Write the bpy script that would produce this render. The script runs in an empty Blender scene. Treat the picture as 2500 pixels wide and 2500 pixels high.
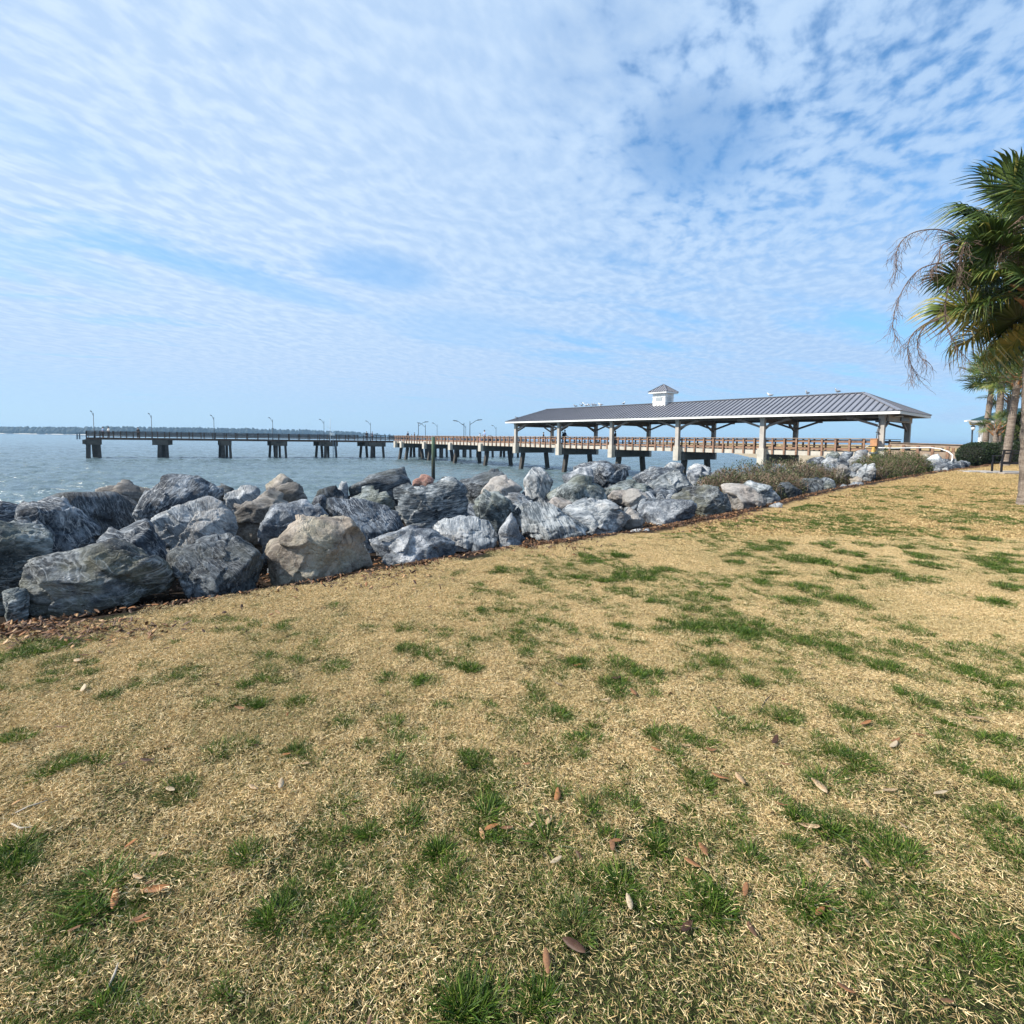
import bpy, bmesh, math, random
import numpy as np
from mathutils import Matrix, Vector, Euler

# ------------------------------------------------------------------ camera, world, sun
scene = bpy.context.scene
COL = scene.collection
EYE = 1.6
PITCH, ROLL, PY0, FPX = 3.6, 0.81, 1151.6, 1250.0
cam_d = bpy.data.cameras.new('camera')
cam = bpy.data.objects.new('camera', cam_d)
COL.objects.link(cam)
CAM_M = Matrix.Translation((0, 0, EYE)) @ Matrix.Rotation(math.radians(90 - PITCH), 4, 'X') @ Matrix.Rotation(math.radians(ROLL), 4, 'Z')
cam.matrix_world = CAM_M
cam_d.sensor_width = 36
cam_d.lens = 18
cam_d.shift_y = -(1250 - PY0) / 2500.0
cam_d.clip_start = 0.05
cam_d.clip_end = 20000
scene.camera = cam

SUN_AZ = Vector((-0.97, -0.20)).normalized()
SUN_EL = math.radians(41)
sun_d = bpy.data.lights.new('sun', 'SUN')
sun_d.energy = 5.0
sun_d.angle = math.radians(0.6)
sun_d.color = (1.0, 0.93, 0.82)
sun = bpy.data.objects.new('sun', sun_d)
COL.objects.link(sun)
SUN_DIR = Vector((SUN_AZ.x * math.cos(SUN_EL), SUN_AZ.y * math.cos(SUN_EL), math.sin(SUN_EL)))
sun.rotation_euler = SUN_DIR.to_track_quat('Z', 'Y').to_euler()
sun.location = (-20, 8, 25)

scene.view_settings.view_transform = 'Standard'
scene.view_settings.look = 'None'
scene.view_settings.gamma = 1
scene.view_settings.exposure = 0.55
scene.view_settings.use_curve_mapping = False
scene.cycles.max_bounces = 6
scene.cycles.transparent_max_bounces = 12
scene.cycles.caustics_reflective = False
scene.cycles.caustics_refractive = False
scene.cycles.use_denoising = True

# ------------------------------------------------------------------ pixel helpers (photo pixels, 2500 wide)
R3 = CAM_M.to_3x3()
def ray(px, py):
    return (R3 @ Vector(((px - 1250) / FPX, -(py - PY0) / FPX, -1))).normalized()
def HZ(px):
    return 1055.4 + 0.0141 * px
def at(px, py, Y):
    d = ray(px, py)
    return Vector((0, 0, EYE)) + d * (Y / d.y)
def hdir(px):
    d = ray(px, HZ(px))
    return d.x / d.y

# ------------------------------------------------------------------ numpy noise
def _hash(ix, iy, iz, seed):
    h = (ix * 374761393 + iy * 668265263 + iz * 2147483647 + seed * 974634777) & 0xffffffff
    h = ((h ^ (h >> 13)) * 1274126177) & 0xffffffff
    h = (h ^ (h >> 16)) * 2246822519 & 0xffffffff
    return ((h ^ (h >> 15)) & 0xffff) / 65535.0
def vnoise(P, seed=0):
    P = np.asarray(P, float)
    I = np.floor(P).astype(np.int64)
    F = P - I
    F = F * F * (3 - 2 * F)
    x, y, z = I[:, 0], I[:, 1], I[:, 2]
    fx, fy, fz = F[:, 0], F[:, 1], F[:, 2]
    def c(a, b, d): return _hash(x + a, y + b, z + d, seed)
    x00 = c(0,0,0)*(1-fx)+c(1,0,0)*fx
    x10 = c(0,1,0)*(1-fx)+c(1,1,0)*fx
    x01 = c(0,0,1)*(1-fx)+c(1,0,1)*fx
    x11 = c(0,1,1)*(1-fx)+c(1,1,1)*fx
    return ((x00*(1-fy)+x10*fy)*(1-fz) + (x01*(1-fy)+x11*fy)*fz)*2-1
def fbm(P, octv=4, seed=0, gain=0.5):
    P = np.asarray(P, float)
    a, s, t = 1.0, 0.0, 0.0
    for o in range(octv):
        s = s + a * vnoise(P * (2.03 ** o) + 17.3 * o, seed + o)
        t += a
        a *= gain
    return s / t

# ------------------------------------------------------------------ mesh helpers
def mesh_np(name, V, F, smooth=False):
    me = bpy.data.meshes.new(name)
    V = np.ascontiguousarray(V, dtype=np.float32)
    F = np.ascontiguousarray(F, dtype=np.int32)
    n = F.shape[1]
    me.vertices.add(len(V)); me.vertices.foreach_set('co', V.ravel())
    me.loops.add(F.size); me.loops.foreach_set('vertex_index', F.ravel())
    me.polygons.add(len(F)); me.polygons.foreach_set('loop_start', np.arange(0, F.size, n, dtype=np.int32))
    if smooth:
        me.polygons.foreach_set('use_smooth', np.ones(len(F), dtype=bool))
    me.update(calc_edges=True)
    return me
def link(name, me, mat=None, parent=None, M=None):
    o = bpy.data.objects.new(name, me)
    if mat is not None and me is not None and len(me.materials) == 0:
        me.materials.append(mat)
    COL.objects.link(o)
    if parent is not None:
        o.parent = parent
        M = M if M is not None else Matrix.Identity(4)
        o.matrix_basis = parent_inv(parent) @ M
    elif M is not None:
        o.matrix_basis = M
    return o
def world_of(o):
    m = o.matrix_basis.copy()
    while o.parent:
        o = o.parent
        m = o.matrix_basis @ m
    return m
def parent_inv(p):
    return world_of(p).inverted()
def thing(name, label, cat, loc=(0, 0, 0), group=None, rz=0.0):
    o = bpy.data.objects.new(name, None)
    o.empty_display_size = 0.2
    COL.objects.link(o)
    o.matrix_basis = Matrix.Translation(loc) @ Matrix.Rotation(rz, 4, 'Z')
    return tag(o, label, cat, group)
def tag(o, label=None, cat=None, group=None, kind=None):
    if label: o['label'] = label
    if cat: o['category'] = cat
    if group: o['group'] = group
    if kind: o['kind'] = kind
    return o
def copy_tree(o, parent=None):
    c = o.copy(); COL.objects.link(c)
    if parent is not None:
        c.parent = parent
    for ch in list(o.children):
        copy_tree(ch, c)
    return c

class MB:
    def __init__(s): s.v = []; s.f = []
    def add(s, V, F):
        n = len(s.v); s.v += [tuple(v) for v in V]; s.f += [tuple(i + n for i in f) for f in F]
    def box(s, M):
        V = [M @ Vector((x, y, z)) for z in (-.5, .5) for y in (-.5, .5) for x in (-.5, .5)]
        s.add(V, [(0,2,3,1),(4,5,7,6),(0,1,5,4),(2,6,7,3),(0,4,6,2),(1,3,7,5)])
    def cbox(s, c, size):
        s.box(Matrix.Translation(c) @ Matrix.Diagonal((*size, 1)))
    def tube(s, pts, rad, n=8, cap=True):
        pts = [Vector(p) for p in pts]
        if not hasattr(rad, '__len__'): rad = [rad] * len(pts)
        rings = []
        up = Vector((0, 0, 1))
        base = len(s.v)
        for i, p in enumerate(pts):
            t = (pts[min(i+1, len(pts)-1)] - pts[max(i-1, 0)]).normalized()
            u = t.cross(up)
            if u.length < 0.05: u = t.cross(Vector((1, 0, 0)))
            u.normalize(); w = t.cross(u)
            for k in range(n):
                a = 2 * math.pi * k / n
                s.v.append(tuple(p + (u * math.cos(a) + w * math.sin(a)) * rad[i]))
        for i in range(len(pts) - 1):
            for k in range(n):
                a = base + i*n + k; b = base + i*n + (k+1) % n
                s.f.append((a, b, b + n, a + n))
        if cap:
            s.f.append(tuple(base + k for k in range(n))[::-1])
            s.f.append(tuple(base + (len(pts)-1)*n + k for k in range(n)))
    def mesh(s, name, smooth=False):
        me = bpy.data.meshes.new(name)
        me.from_pydata(s.v, [], s.f)
        if smooth:
            me.polygons.foreach_set('use_smooth', [True] * len(me.polygons))
        me.update()
        return me
    def build(s, name, mat, parent=None, smooth=False, M=None):
        return link(name, s.mesh(name, smooth), mat, parent, M)

_unit = {}
def unit_box(mat):
    if mat.name not in _unit:
        bm = bmesh.new(); bmesh.ops.create_cube(bm, size=1)
        me = bpy.data.meshes.new('box_' + mat.name); bm.to_mesh(me); bm.free()
        me.materials.append(mat)
        _unit[mat.name] = me
    return _unit[mat.name]
def frame(p0, p1, w, h, up=Vector((0, 0, 1))):
    p0, p1 = Vector(p0), Vector(p1)
    x = p1 - p0; L = x.length; x.normalize()
    y = up.cross(x)
    if y.length < 1e-3: y = Vector((0, 1, 0)).cross(x)
    y.normalize(); z = x.cross(y)
    M = Matrix((( x.x*L, y.x*w, z.x*h, 0), (x.y*L, y.y*w, z.y*h, 0), (x.z*L, y.z*w, z.z*h, 0), (0, 0, 0, 1)))
    return Matrix.Translation((p0 + p1) / 2) @ M
def bar(name, mat, parent, p0, p1, w, h, up=Vector((0, 0, 1))):
    return link(name, unit_box(mat), None, parent, frame(p0, p1, w, h, up))

# ------------------------------------------------------------------ material helpers
def new_mat(name):
    m = bpy.data.materials.new(name); m.use_nodes = True
    nt = m.node_tree; b = nt.nodes['Principled BSDF']
    return m, nt, b
def N(nt, typ, **kw):
    n = nt.nodes.new(typ)
    for k, v in kw.items():
        if k in ('operation', 'blend_type', 'data_type', 'noise_dimensions', 'feature', 'distance', 'wave_type', 'bands_direction',
                 'attribute_name', 'sky_type', 'sun_disc', 'sun_elevation', 'sun_rotation', 'altitude', 'air_density', 'dust_density',
                 'ozone_density', 'vector_type', 'rotation_type', 'interpolation_type', 'clamp', 'use_clamp', 'normalize', 'wave_profile', 'mapping'):
            setattr(n, k, v)
        else:
            n.inputs[k].default_value = v
    return n
def noise(nt, vec, scale, detail=4, rough=0.5, dist=0.0):
    n = nt.nodes.new('ShaderNodeTexNoise')
    n.inputs['Scale'].default_value = scale; n.inputs['Detail'].default_value = detail
    n.inputs['Roughness'].default_value = rough; n.inputs['Distortion'].default_value = dist
    if vec is not None: nt.links.new(vec, n.inputs['Vector'])
    return n.outputs['Fac']
def ramp(nt, fac, stops, interp='LINEAR'):
    n = nt.nodes.new('ShaderNodeValToRGB'); cr = n.color_ramp; cr.interpolation = interp
    while len(cr.elements) < len(stops): cr.elements.new(0.5)
    for e, (p, c) in zip(cr.elements, stops):
        e.position = p
        e.color = (c, c, c, 1) if not hasattr(c, '__len__') else (*c, 1)
    nt.links.new(fac, n.inputs['Fac'])
    return n.outputs['Color']
def mixc(nt, fac, a, b, mode='MIX'):
    n = nt.nodes.new('ShaderNodeMix'); n.data_type = 'RGBA'; n.blend_type = mode
    for sock, v in ((n.inputs[0], fac), (n.inputs[6], a), (n.inputs[7], b)):
        if isinstance(v, bpy.types.NodeSocket): nt.links.new(v, sock)
        elif hasattr(v, '__len__'): sock.default_value = (*v, 1)
        else: sock.default_value = v
    return n.outputs[2]
def mth(nt, op, a, b=None, c=None, clamp=False):
    n = nt.nodes.new('ShaderNodeMath'); n.operation = op; n.use_clamp = clamp
    for i, v in enumerate((a, b, c)):
        if v is None: continue
        if isinstance(v, bpy.types.NodeSocket): nt.links.new(v, n.inputs[i])
        else: n.inputs[i].default_value = v
    return n.outputs[0]
def vmth(nt, op, a, b=None):
    n = nt.nodes.new('ShaderNodeVectorMath'); n.operation = op
    for i, v in enumerate((a, b)):
        if v is None: continue
        if isinstance(v, bpy.types.NodeSocket): nt.links.new(v, n.inputs[i])
        else: n.inputs[i].default_value = v
    return n.outputs[0] if op not in ('LENGTH', 'DOT_PRODUCT') else n.outputs['Value']
def bump(nt, h, strength, dist, b):
    n = nt.nodes.new('ShaderNodeBump')
    n.inputs['Strength'].default_value = strength; n.inputs['Distance'].default_value = dist
    nt.links.new(h, n.inputs['Height'])
    nt.links.new(n.outputs['Normal'], b.inputs['Normal'])
def texco(nt, which='Object'):
    return nt.nodes.new('ShaderNodeTexCoord').outputs[which]
def geopos(nt):
    return nt.nodes.new('ShaderNodeNewGeometry').outputs['Position']
def simple(name, col, rough=0.7, var=0.25, scale=6.0, metal=0.0, bmp=0.0, stretch=(1, 1, 1), dark=None, coord='pos'):
    m, nt, b = new_mat(name)
    v = geopos(nt) if coord == 'pos' else texco(nt)
    v = vmth(nt, 'MULTIPLY', v, stretch)
    f = noise(nt, v, scale, 6, 0.62)
    d = dark if dark else tuple(c * (1 - var * 1.6) for c in col)
    c = ramp(nt, f, [(0.3, d), (0.52, col), (0.75, tuple(min(1, c * (1 + var)) for c in col))])
    nt.links.new(c, b.inputs['Base Color'])
    b.inputs['Roughness'].default_value = rough
    b.inputs['Metallic'].default_value = metal
    if bmp: bump(nt, noise(nt, v, scale * 3, 5, 0.6), bmp, 0.02, b)
    return m

# ------------------------------------------------------------------ world: Nishita sky under a sheet of altocumulus
world = bpy.data.worlds.new('World')
scene.world = world
world.use_nodes = True
nt = world.node_tree
for n in list(nt.nodes): nt.nodes.remove(n)
wout = nt.nodes.new('ShaderNodeOutputWorld')
wbg = nt.nodes.new('ShaderNodeBackground')
wbg.inputs['Strength'].default_value = 0.068
nt.links.new(wbg.outputs[0], wout.inputs['Surface'])
sky = nt.nodes.new('ShaderNodeTexSky')
sky.sky_type = 'NISHITA'; sky.sun_disc = False
sky.sun_elevation = SUN_EL
sky.sun_rotation = math.atan2(SUN_AZ.x, SUN_AZ.y)
sky.air_density = 1.0; sky.dust_density = 0.2; sky.ozone_density = 2.0
dirv = texco(nt, 'Generated')
sep = nt.nodes.new('ShaderNodeSeparateXYZ'); nt.links.new(dirv, sep.inputs[0])
zc = mth(nt, 'MAXIMUM', sep.outputs[2], 0.0)
zz = mth(nt, 'ADD', zc, 0.045)
px_ = mth(nt, 'DIVIDE', sep.outputs[0], zz); py_ = mth(nt, 'DIVIDE', sep.outputs[1], zz)
cmb = nt.nodes.new('ShaderNodeCombineXYZ')
nt.links.new(px_, cmb.inputs[0]); nt.links.new(py_, cmb.inputs[1])
P = cmb.outputs[0]
def mapr(nt, v, a, b, c=0.0, d=1.0, smooth=True):
    n = nt.nodes.new('ShaderNodeMapRange')
    n.interpolation_type = 'SMOOTHSTEP' if smooth else 'LINEAR'
    nt.links.new(v, n.inputs[0])
    n.inputs[1].default_value = a; n.inputs[2].default_value = b
    n.inputs[3].default_value = c; n.inputs[4].default_value = d
    return n.outputs[0]
# rotate into the frame of the wind, then squeeze along and across it
def rot2(P, ang, along, across):
    n = nt.nodes.new('ShaderNodeVectorRotate'); n.rotation_type = 'Z_AXIS'
    n.inputs['Angle'].default_value = -ang
    nt.links.new(P, n.inputs['Vector'])
    return vmth(nt, 'MULTIPLY', n.outputs[0], (along, across, 1))
warp = nt.nodes.new('ShaderNodeTexNoise'); warp.inputs['Scale'].default_value = 1.3; warp.inputs['Detail'].default_value = 2
nt.links.new(P, warp.inputs['Vector'])
wv = vmth(nt, 'MULTIPLY', vmth(nt, 'SUBTRACT', warp.outputs['Color'], (0.5, 0.5, 0.5)), (0.22, 0.22, 0))
PW = vmth(nt, 'ADD', P, wv)
cellA = noise(nt, rot2(PW, math.radians(60), 0.8, 1.1), 12.0, 4, 0.52, 0.1)       # puffs
rippleA = noise(nt, rot2(PW, math.radians(66), 0.78, 1.2), 12.0, 4.0, 0.52, 0.15)      # ripples to the left
streak = noise(nt, rot2(PW, math.radians(29), 0.30, 1.0), 1.9, 4, 0.55, 0.3)          # long soft streaks low down
veil = noise(nt, P, 0.55, 3, 0.5, 0.4)
azx = sep.outputs[0]
left = mapr(nt, azx, -0.45, 0.25, 1.0, 0.0)
cell = mth(nt, 'ADD', mth(nt, 'MULTIPLY', cellA, mth(nt, 'SUBTRACT', 1.0, left)), mth(nt, 'MULTIPLY', rippleA, left))
high = mapr(nt, sep.outputs[2], 0.22, 0.46)
# coverage bias: more cover to the left and in the middle band
bias = mth(nt, 'ADD', mapr(nt, azx, 0.55, -0.35, -0.02, 0.24), mth(nt, 'MULTIPLY', mth(nt, 'SUBTRACT', veil, 0.5), 0.35))
def hole(px, py, wpx, hpx, ang, amp):
    """a gap in the cloud sheet: soft ellipse on the sphere of directions, edge broken by the cell noise"""
    d = ray(px, py)
    r = Vector((d.y, -d.x, 0)).normalized(); u = r.cross(d).normalized()
    ca, sa = math.cos(ang), math.sin(ang)
    e1 = (r * ca + u * sa); e2 = (u * ca - r * sa)
    a = mth(nt, 'DIVIDE', vmth(nt, 'DOT_PRODUCT', vmth(nt, 'SUBTRACT', dirv, tuple(d)), tuple(e1)), wpx / FPX)
    b = mth(nt, 'DIVIDE', vmth(nt, 'DOT_PRODUCT', vmth(nt, 'SUBTRACT', dirv, tuple(d)), tuple(e2)), hpx / FPX)
    q = mth(nt, 'ADD', mth(nt, 'MULTIPLY', a, a), mth(nt, 'MULTIPLY', b, b))
    q = mth(nt, 'ADD', q, mth(nt, 'MULTIPLY', mth(nt, 'SUBTRACT', streak, 0.5), 1.4))
    return mth(nt, 'MULTIPLY', mapr(nt, q, 1.3, 0.0), amp)
holes = None
for h in ((1700, 350, 170, 100, -0.1, 0.55), (1480, 120, 160, 110, 0.2, 0.16), (930, 660, 150, 50, -0.1, 0.6), (640, 695, 260, 26, -0.14, 0.55),
          (1130, 800, 210, 50, -0.05, 0.35), (130, 640, 150, 30, -0.15, 0.32), (20, 665, 60, 16, -0.2, 0.42), (2350, 110, 260, 120, 0.1, 0.14),
          (120, 340, 160, 50, -0.1, 0.16), (1900, 470, 330, 90, -0.3, 0.10)):
    x = hole(*h)
    holes = x if holes is None else mth(nt, 'ADD', holes, x)
cov_hi = mth(nt, 'ADD', mth(nt, 'SUBTRACT', cell, 0.5), mth(nt, 'ADD', bias, 0.10))
cov_hi = mapr(nt, cov_hi, -0.15, 0.15)
cov_lo = mth(nt, 'ADD', mth(nt, 'MULTIPLY', mth(nt, 'SUBTRACT', streak, 0.5), 1.9), mth(nt, 'MULTIPLY', mth(nt, 'SUBTRACT', cell, 0.5), 0.26))
cov_lo = mth(nt, 'ADD', mth(nt, 'ADD', cov_lo, 0.07), mth(nt, 'MULTIPLY', bias, 1.0))
cov_lo = mapr(nt, cov_lo, -0.40, 0.20)
cov = mth(nt, 'ADD', mth(nt, 'MULTIPLY', cov_hi, high), mth(nt, 'MULTIPLY', cov_lo, mth(nt, 'SUBTRACT', 1.0, high)))
cov = mth(nt, 'MULTIPLY', cov, mth(nt, 'SUBTRACT', 1.0, holes, clamp=True), clamp=True)
fadeh = mapr(nt, sep.outputs[2], 0.0, 0.13, 0.25, 1.0)
cov = mth(nt, 'MULTIPLY', cov, fadeh)
cov = mth(nt, 'MULTIPLY', cov, 0.93)
for h in ((2338, 1012, 55, 20, 0.15, 0.75), (1035, 1003, 45, 9, 0.0, 0.6), (860, 1002, 24, 6, 0.0, 0.6), (545, 1008, 26, 6, 0.1, 0.4)):    # low puffs over the horizon
    cov = mth(nt, 'MAXIMUM', cov, hole(*h))
# clear-sky colour: the Nishita sky, its low air lifted a little by thin haze
base = mixc(nt, 1.0, sky.outputs[0], (1.15, 1.85, 2.2), 'MULTIPLY')
lowc = mapr(nt, sep.outputs[2], 0.0, 0.42, 0.80, 0.0)
hz = mixc(nt, mapr(nt, azx, -0.7, 0.7), (3.9, 5.7, 8.6), (3.1, 5.3, 8.7))
hz = mixc(nt, mapr(nt, sep.outputs[2], 0.02, 0.13, 1.0, 0.0), hz, mixc(nt, mapr(nt, azx, -0.7, 0.7), (4.3, 6.1, 8.9), (3.3, 5.5, 8.8)))
base = mixc(nt, lowc, base, hz)
ccol = mixc(nt, mapr(nt, azx, -0.6, 0.6), (6.7, 8.4, 10.5), (5.2, 7.2, 9.9))
shade = mixc(nt, mapr(nt, cell, 0.35, 0.7), (0.83, 0.88, 0.95), (1.08, 1.05, 1.02))
ccol = mixc(nt, 1.0, ccol, shade, 'MULTIPLY')
ccol = mixc(nt, mapr(nt, sep.outputs[2], 0.0, 0.35, 0.5, 0.0), ccol, (4.5, 6.4, 9.3))
skycol = mixc(nt, cov, base, ccol)
below = mapr(nt, sep.outputs[2], -0.05, 0.0, 0.0, 1.0)
skycol = mixc(nt, below, (2.0, 2.4, 2.6), skycol)
nt.links.new(skycol, wbg.inputs['Color'])

# ------------------------------------------------------------------ terrain
WATER_Z = -2.5
BND = np.array([(-60, -34), (-14, -4.6), (-7.0, 1.7), (-4.1, 4.15), (-2.5, 5.25), (-1.65, 6.05), (0.0, 7.3), (2.45, 8.9), (5.4, 11.2), (9.2, 14.6),
                (14.0, 18.2), (19.6, 22.6), (24.5, 26.6), (29.0, 31.0), (33.0, 37.0), (40, 48), (60, 90), (130, 300), (600, 2500)], float)
def sdist(XY):
    """distance to the edge of the lawn; positive on the sea side"""
    XY = np.atleast_2d(np.asarray(XY, float))
    best = np.full(len(XY), 1e9); sg = np.ones(len(XY))
    for a, b in zip(BND[:-1], BND[1:]):
        ab = b - a; L2 = ab @ ab
        t = np.clip(((XY - a) @ ab) / L2, 0, 1)
        q = a + t[:, None] * ab
        d = np.hypot(*(XY - q).T)
        cr = ab[0] * (XY[:, 1] - a[1]) - ab[1] * (XY[:, 0] - a[0])
        m = d < best
        best = np.where(m, d, best); sg = np.where(m, np.sign(cr), sg)
    return best * sg
def sstep(a, b, x):
    t = np.clip((x - a) / (b - a), 0, 1); return t * t * (3 - 2 * t)
def ground_z(XY):
    XY = np.atleast_2d(np.asarray(XY, float))
    s = sdist(XY); y = XY[:, 1]
    lawn = 0.55 * sstep(5, 23, y + 0.25 * XY[:, 0] * 0)
    lawn = lawn + 0.03 * fbm(np.c_[XY * 0.35, np.zeros(len(XY))], 3, 5) * (1 + 0 * y)
    beach = sstep(33, 42, y) * sstep(22, 34, XY[:, 0] - 0.35 * (y - 35)) * (s > 0)
    sl = 0.5 * (1 - beach) + 0.10 * beach
    drop = np.where(s > 0, np.minimum(s * 0.3, 0.15), 0) + np.maximum(s - (4.0 * (1 - beach) + 0.3 * beach), 0) * sl + beach * 0.9
    return np.maximum(lawn - drop, -5.0)
def gz(x, y): return float(ground_z([(x, y)])[0])
def ground_hit(px, py):
    d = ray(px, py); o = Vector((0, 0, EYE)); t = 0.5
    for _ in range(4000):
        p = o + d * t
        h = p.z - gz(p.x, p.y) if False else p.z - gz_fast(p.x, p.y)
        if h <= 0: return p
        t += max(0.01, h * 0.5)
        if t > 400: break
    return o + d * 60
def gz_fast(x, y):
    t = min(1, max(0, (y - 5) / 18)); return 0.55 * t * t * (3 - 2 * t)
def px_sea(px, s):
    """point at eye level straight down the photo column px where the lawn edge is s metres behind"""
    k = hdir(px); Y = np.arange(0.8, 60, 0.05)
    d = sdist(np.c_[Y * k, Y])
    i = np.argmax(d >= s)
    return float(Y[i])

def axis(lo, hi, step, far, g=1.25):
    a = list(np.arange(lo, hi + 1e-6, step))
    st, x = step, hi
    while x < far: st *= g; x += st; a.append(x)
    st, x, b = step, lo, []
    while x > -far: st *= g; x -= st; b.append(x)
    return np.array(b[::-1] + a)
ax = axis(-14, 36, 0.25, 9000); ay = axis(-3, 44, 0.25, 9000)
GX, GY = np.meshgrid(ax, ay)
XY = np.c_[GX.ravel(), GY.ravel()]
S = sdist(XY); Z = ground_z(XY)
Z += np.where(S < 0, 0.012, 0.03) * fbm(np.c_[XY * 2.2, np.zeros(len(XY))], 3, 9)
nx, ny = len(ax), len(ay)
idx = np.arange(nx * ny).reshape(ny, nx)
F = np.stack([idx[:-1, :-1], idx[:-1, 1:], idx[1:, 1:], idx[1:, :-1]], -1).reshape(-1, 4)
me = mesh_np('ground', np.c_[XY, Z], F, True)
a = me.attributes.new('shore', 'FLOAT', 'POINT'); a.data.foreach_set('value', S.astype(np.float32))

def straw_colour(nt, pos):
    """dry bermuda thatch with living green under it; large soft patches from position"""
    big = noise(nt, pos, 0.55, 4, 0.6)
    mid = noise(nt, pos, 3.0, 4, 0.6)
    return big, mid
m, nt, b = new_mat('lawn_ground')
pos = geopos(nt)
fine = noise(nt, pos, 95, 6, 0.75)
strw = ramp(nt, fine, [(0.30, (0.09, 0.062, 0.03)), (0.45, (0.34, 0.24, 0.115)), (0.6, (0.60, 0.45, 0.235)), (0.8, (0.78, 0.62, 0.37))])
midn = noise(nt, pos, 7, 5, 0.65)
strw = mixc(nt, ramp(nt, midn, [(0.35, 0.4), (0.6, 0.0)]), strw, (0.30, 0.22, 0.10))
strw = mixc(nt, 1.0, strw, (0.92, 0.88, 0.78), 'MULTIPLY')
# green flecks for the far lawn, stretched clumps
gn = noise(nt, vmth(nt, 'MULTIPLY', pos, (1.0, 0.9, 1.0)), 2.6, 5, 0.62)
gfar = noise(nt, pos, 0.16, 2, 0.5)
gf = mth(nt, 'MULTIPLY', ramp(nt, gn, [(0.56, 0.0), (0.64, 1.0)]), ramp(nt, gfar, [(0.5, 0.0), (0.68, 0.5)]))
strw = mixc(nt, gf, strw, ramp(nt, fine, [(0.3, (0.03, 0.06, 0.012)), (0.7, (0.10, 0.17, 0.035))]))
att = nt.nodes.new('ShaderNodeAttribute'); att.attribute_name = 'shore'
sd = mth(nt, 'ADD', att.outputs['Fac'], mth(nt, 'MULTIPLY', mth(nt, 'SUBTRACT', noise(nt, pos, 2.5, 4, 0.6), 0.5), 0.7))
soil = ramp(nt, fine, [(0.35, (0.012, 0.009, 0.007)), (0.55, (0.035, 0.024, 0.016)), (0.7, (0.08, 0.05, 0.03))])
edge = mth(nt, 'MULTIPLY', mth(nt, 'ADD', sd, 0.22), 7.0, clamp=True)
spy = nt.nodes.new('ShaderNodeSeparateXYZ'); nt.links.new(pos, spy.inputs[0])
under = mth(nt, 'MULTIPLY', mth(nt, 'SUBTRACT', 8.6, spy.outputs[1]), 1.2, clamp=True)
under = mth(nt, 'MULTIPLY', under, mth(nt, 'SUBTRACT', mth(nt, 'ADD', spy.outputs[1], 3.2), mth(nt, 'ABSOLUTE', spy.outputs[0]), clamp=True))
under = mth(nt, 'MULTIPLY', under, mth(nt, 'ADD', spy.outputs[1], 1.0, clamp=True))     # soil and living stems under the thatch, gap shade put into their colour
strw = mixc(nt, under, strw, ramp(nt, fine, [(0.35, (0.014, 0.016, 0.007)), (0.6, (0.05, 0.055, 0.02)), (0.78, (0.20, 0.16, 0.07))]))
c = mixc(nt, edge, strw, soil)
sand = ramp(nt, fine, [(0.3, (0.22, 0.18, 0.12)), (0.7, (0.42, 0.35, 0.25))])
sp = nt.nodes.new('ShaderNodeSeparateXYZ'); nt.links.new(pos, sp.inputs[0])
isb = mth(nt, 'MULTIPLY', mth(nt, 'MULTIPLY', mth(nt, 'SUBTRACT', sp.outputs[1], 33.0), 0.3, clamp=True), mth(nt, 'MULTIPLY', att.outputs['Fac'], 0.7, clamp=True))
c = mixc(nt, isb, c, sand)
nt.links.new(c, b.inputs['Base Color']); b.inputs['Roughness'].default_value = 0.95
b.inputs['Specular IOR Level'].default_value = 0.15
bump(nt, fine, 0.9, 0.02, b)
LAWN = m
tag(link('ground', me, LAWN), kind='structure')

# ------------------------------------------------------------------ water: a real rippled sheet
rows = [3.0]
while rows[-1] < 260: rows.append(rows[-1] + max(0.16, 0.0032 * rows[-1] ** 1.15))
while rows[-1] < 12000: rows.append(rows[-1] * 1.18)
rows = np.array(rows)
k = np.linspace(-1.35, 1.25, 560)
RY, KK = np.meshgrid(rows, k, indexing='ij')
WX, WY = RY * KK, RY
p = np.c_[WX.ravel(), WY.ravel(), np.zeros(WX.size)]
amp = np.clip(1.0 - RY.ravel() / 420, 0.0, 1)
wz = 0.17 * fbm(p * (0.32, 0.75, 1), 3, 21) + 0.13 * fbm(p * (0.8, 1.9, 1) + 3.3, 3, 31)
wz += 0.10 * (1 - np.abs(fbm(p * (0.9, 1.6, 1) + 9, 3, 41)) * 2)
wz *= amp * np.clip(1.5, 0.2, 1.5)
V = np.c_[p[:, :2], WATER_Z + wz]
idx = np.arange(V.shape[0]).reshape(len(rows), len(k))
F = np.stack([idx[:-1, :-1], idx[:-1, 1:], idx[1:, 1:], idx[1:, :-1]], -1).reshape(-1, 4)
me = mesh_np('water', V, F, True)
m, nt, b = new_mat('sea_water')
pos = geopos(nt)
wb = noise(nt, vmth(nt, 'MULTIPLY', pos, (0.35, 1.0, 1)), 0.35, 3, 0.5)
c = ramp(nt, wb, [(0.3, (0.085, 0.130, 0.150)), (0.7, (0.13, 0.185, 0.205))])
nt.links.new(c, b.inputs['Base Color'])
b.inputs['Roughness'].default_value = 0.14
b.inputs['IOR'].default_value = 1.33
h1 = noise(nt, vmth(nt, 'MULTIPLY', pos, (0.5, 1.2, 1)), 2.2, 5, 0.6, 0.3)
h2 = noise(nt, vmth(nt, 'MULTIPLY', pos, (0.4, 1.0, 1)), 0.5, 3, 0.5, 0.3)
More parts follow.
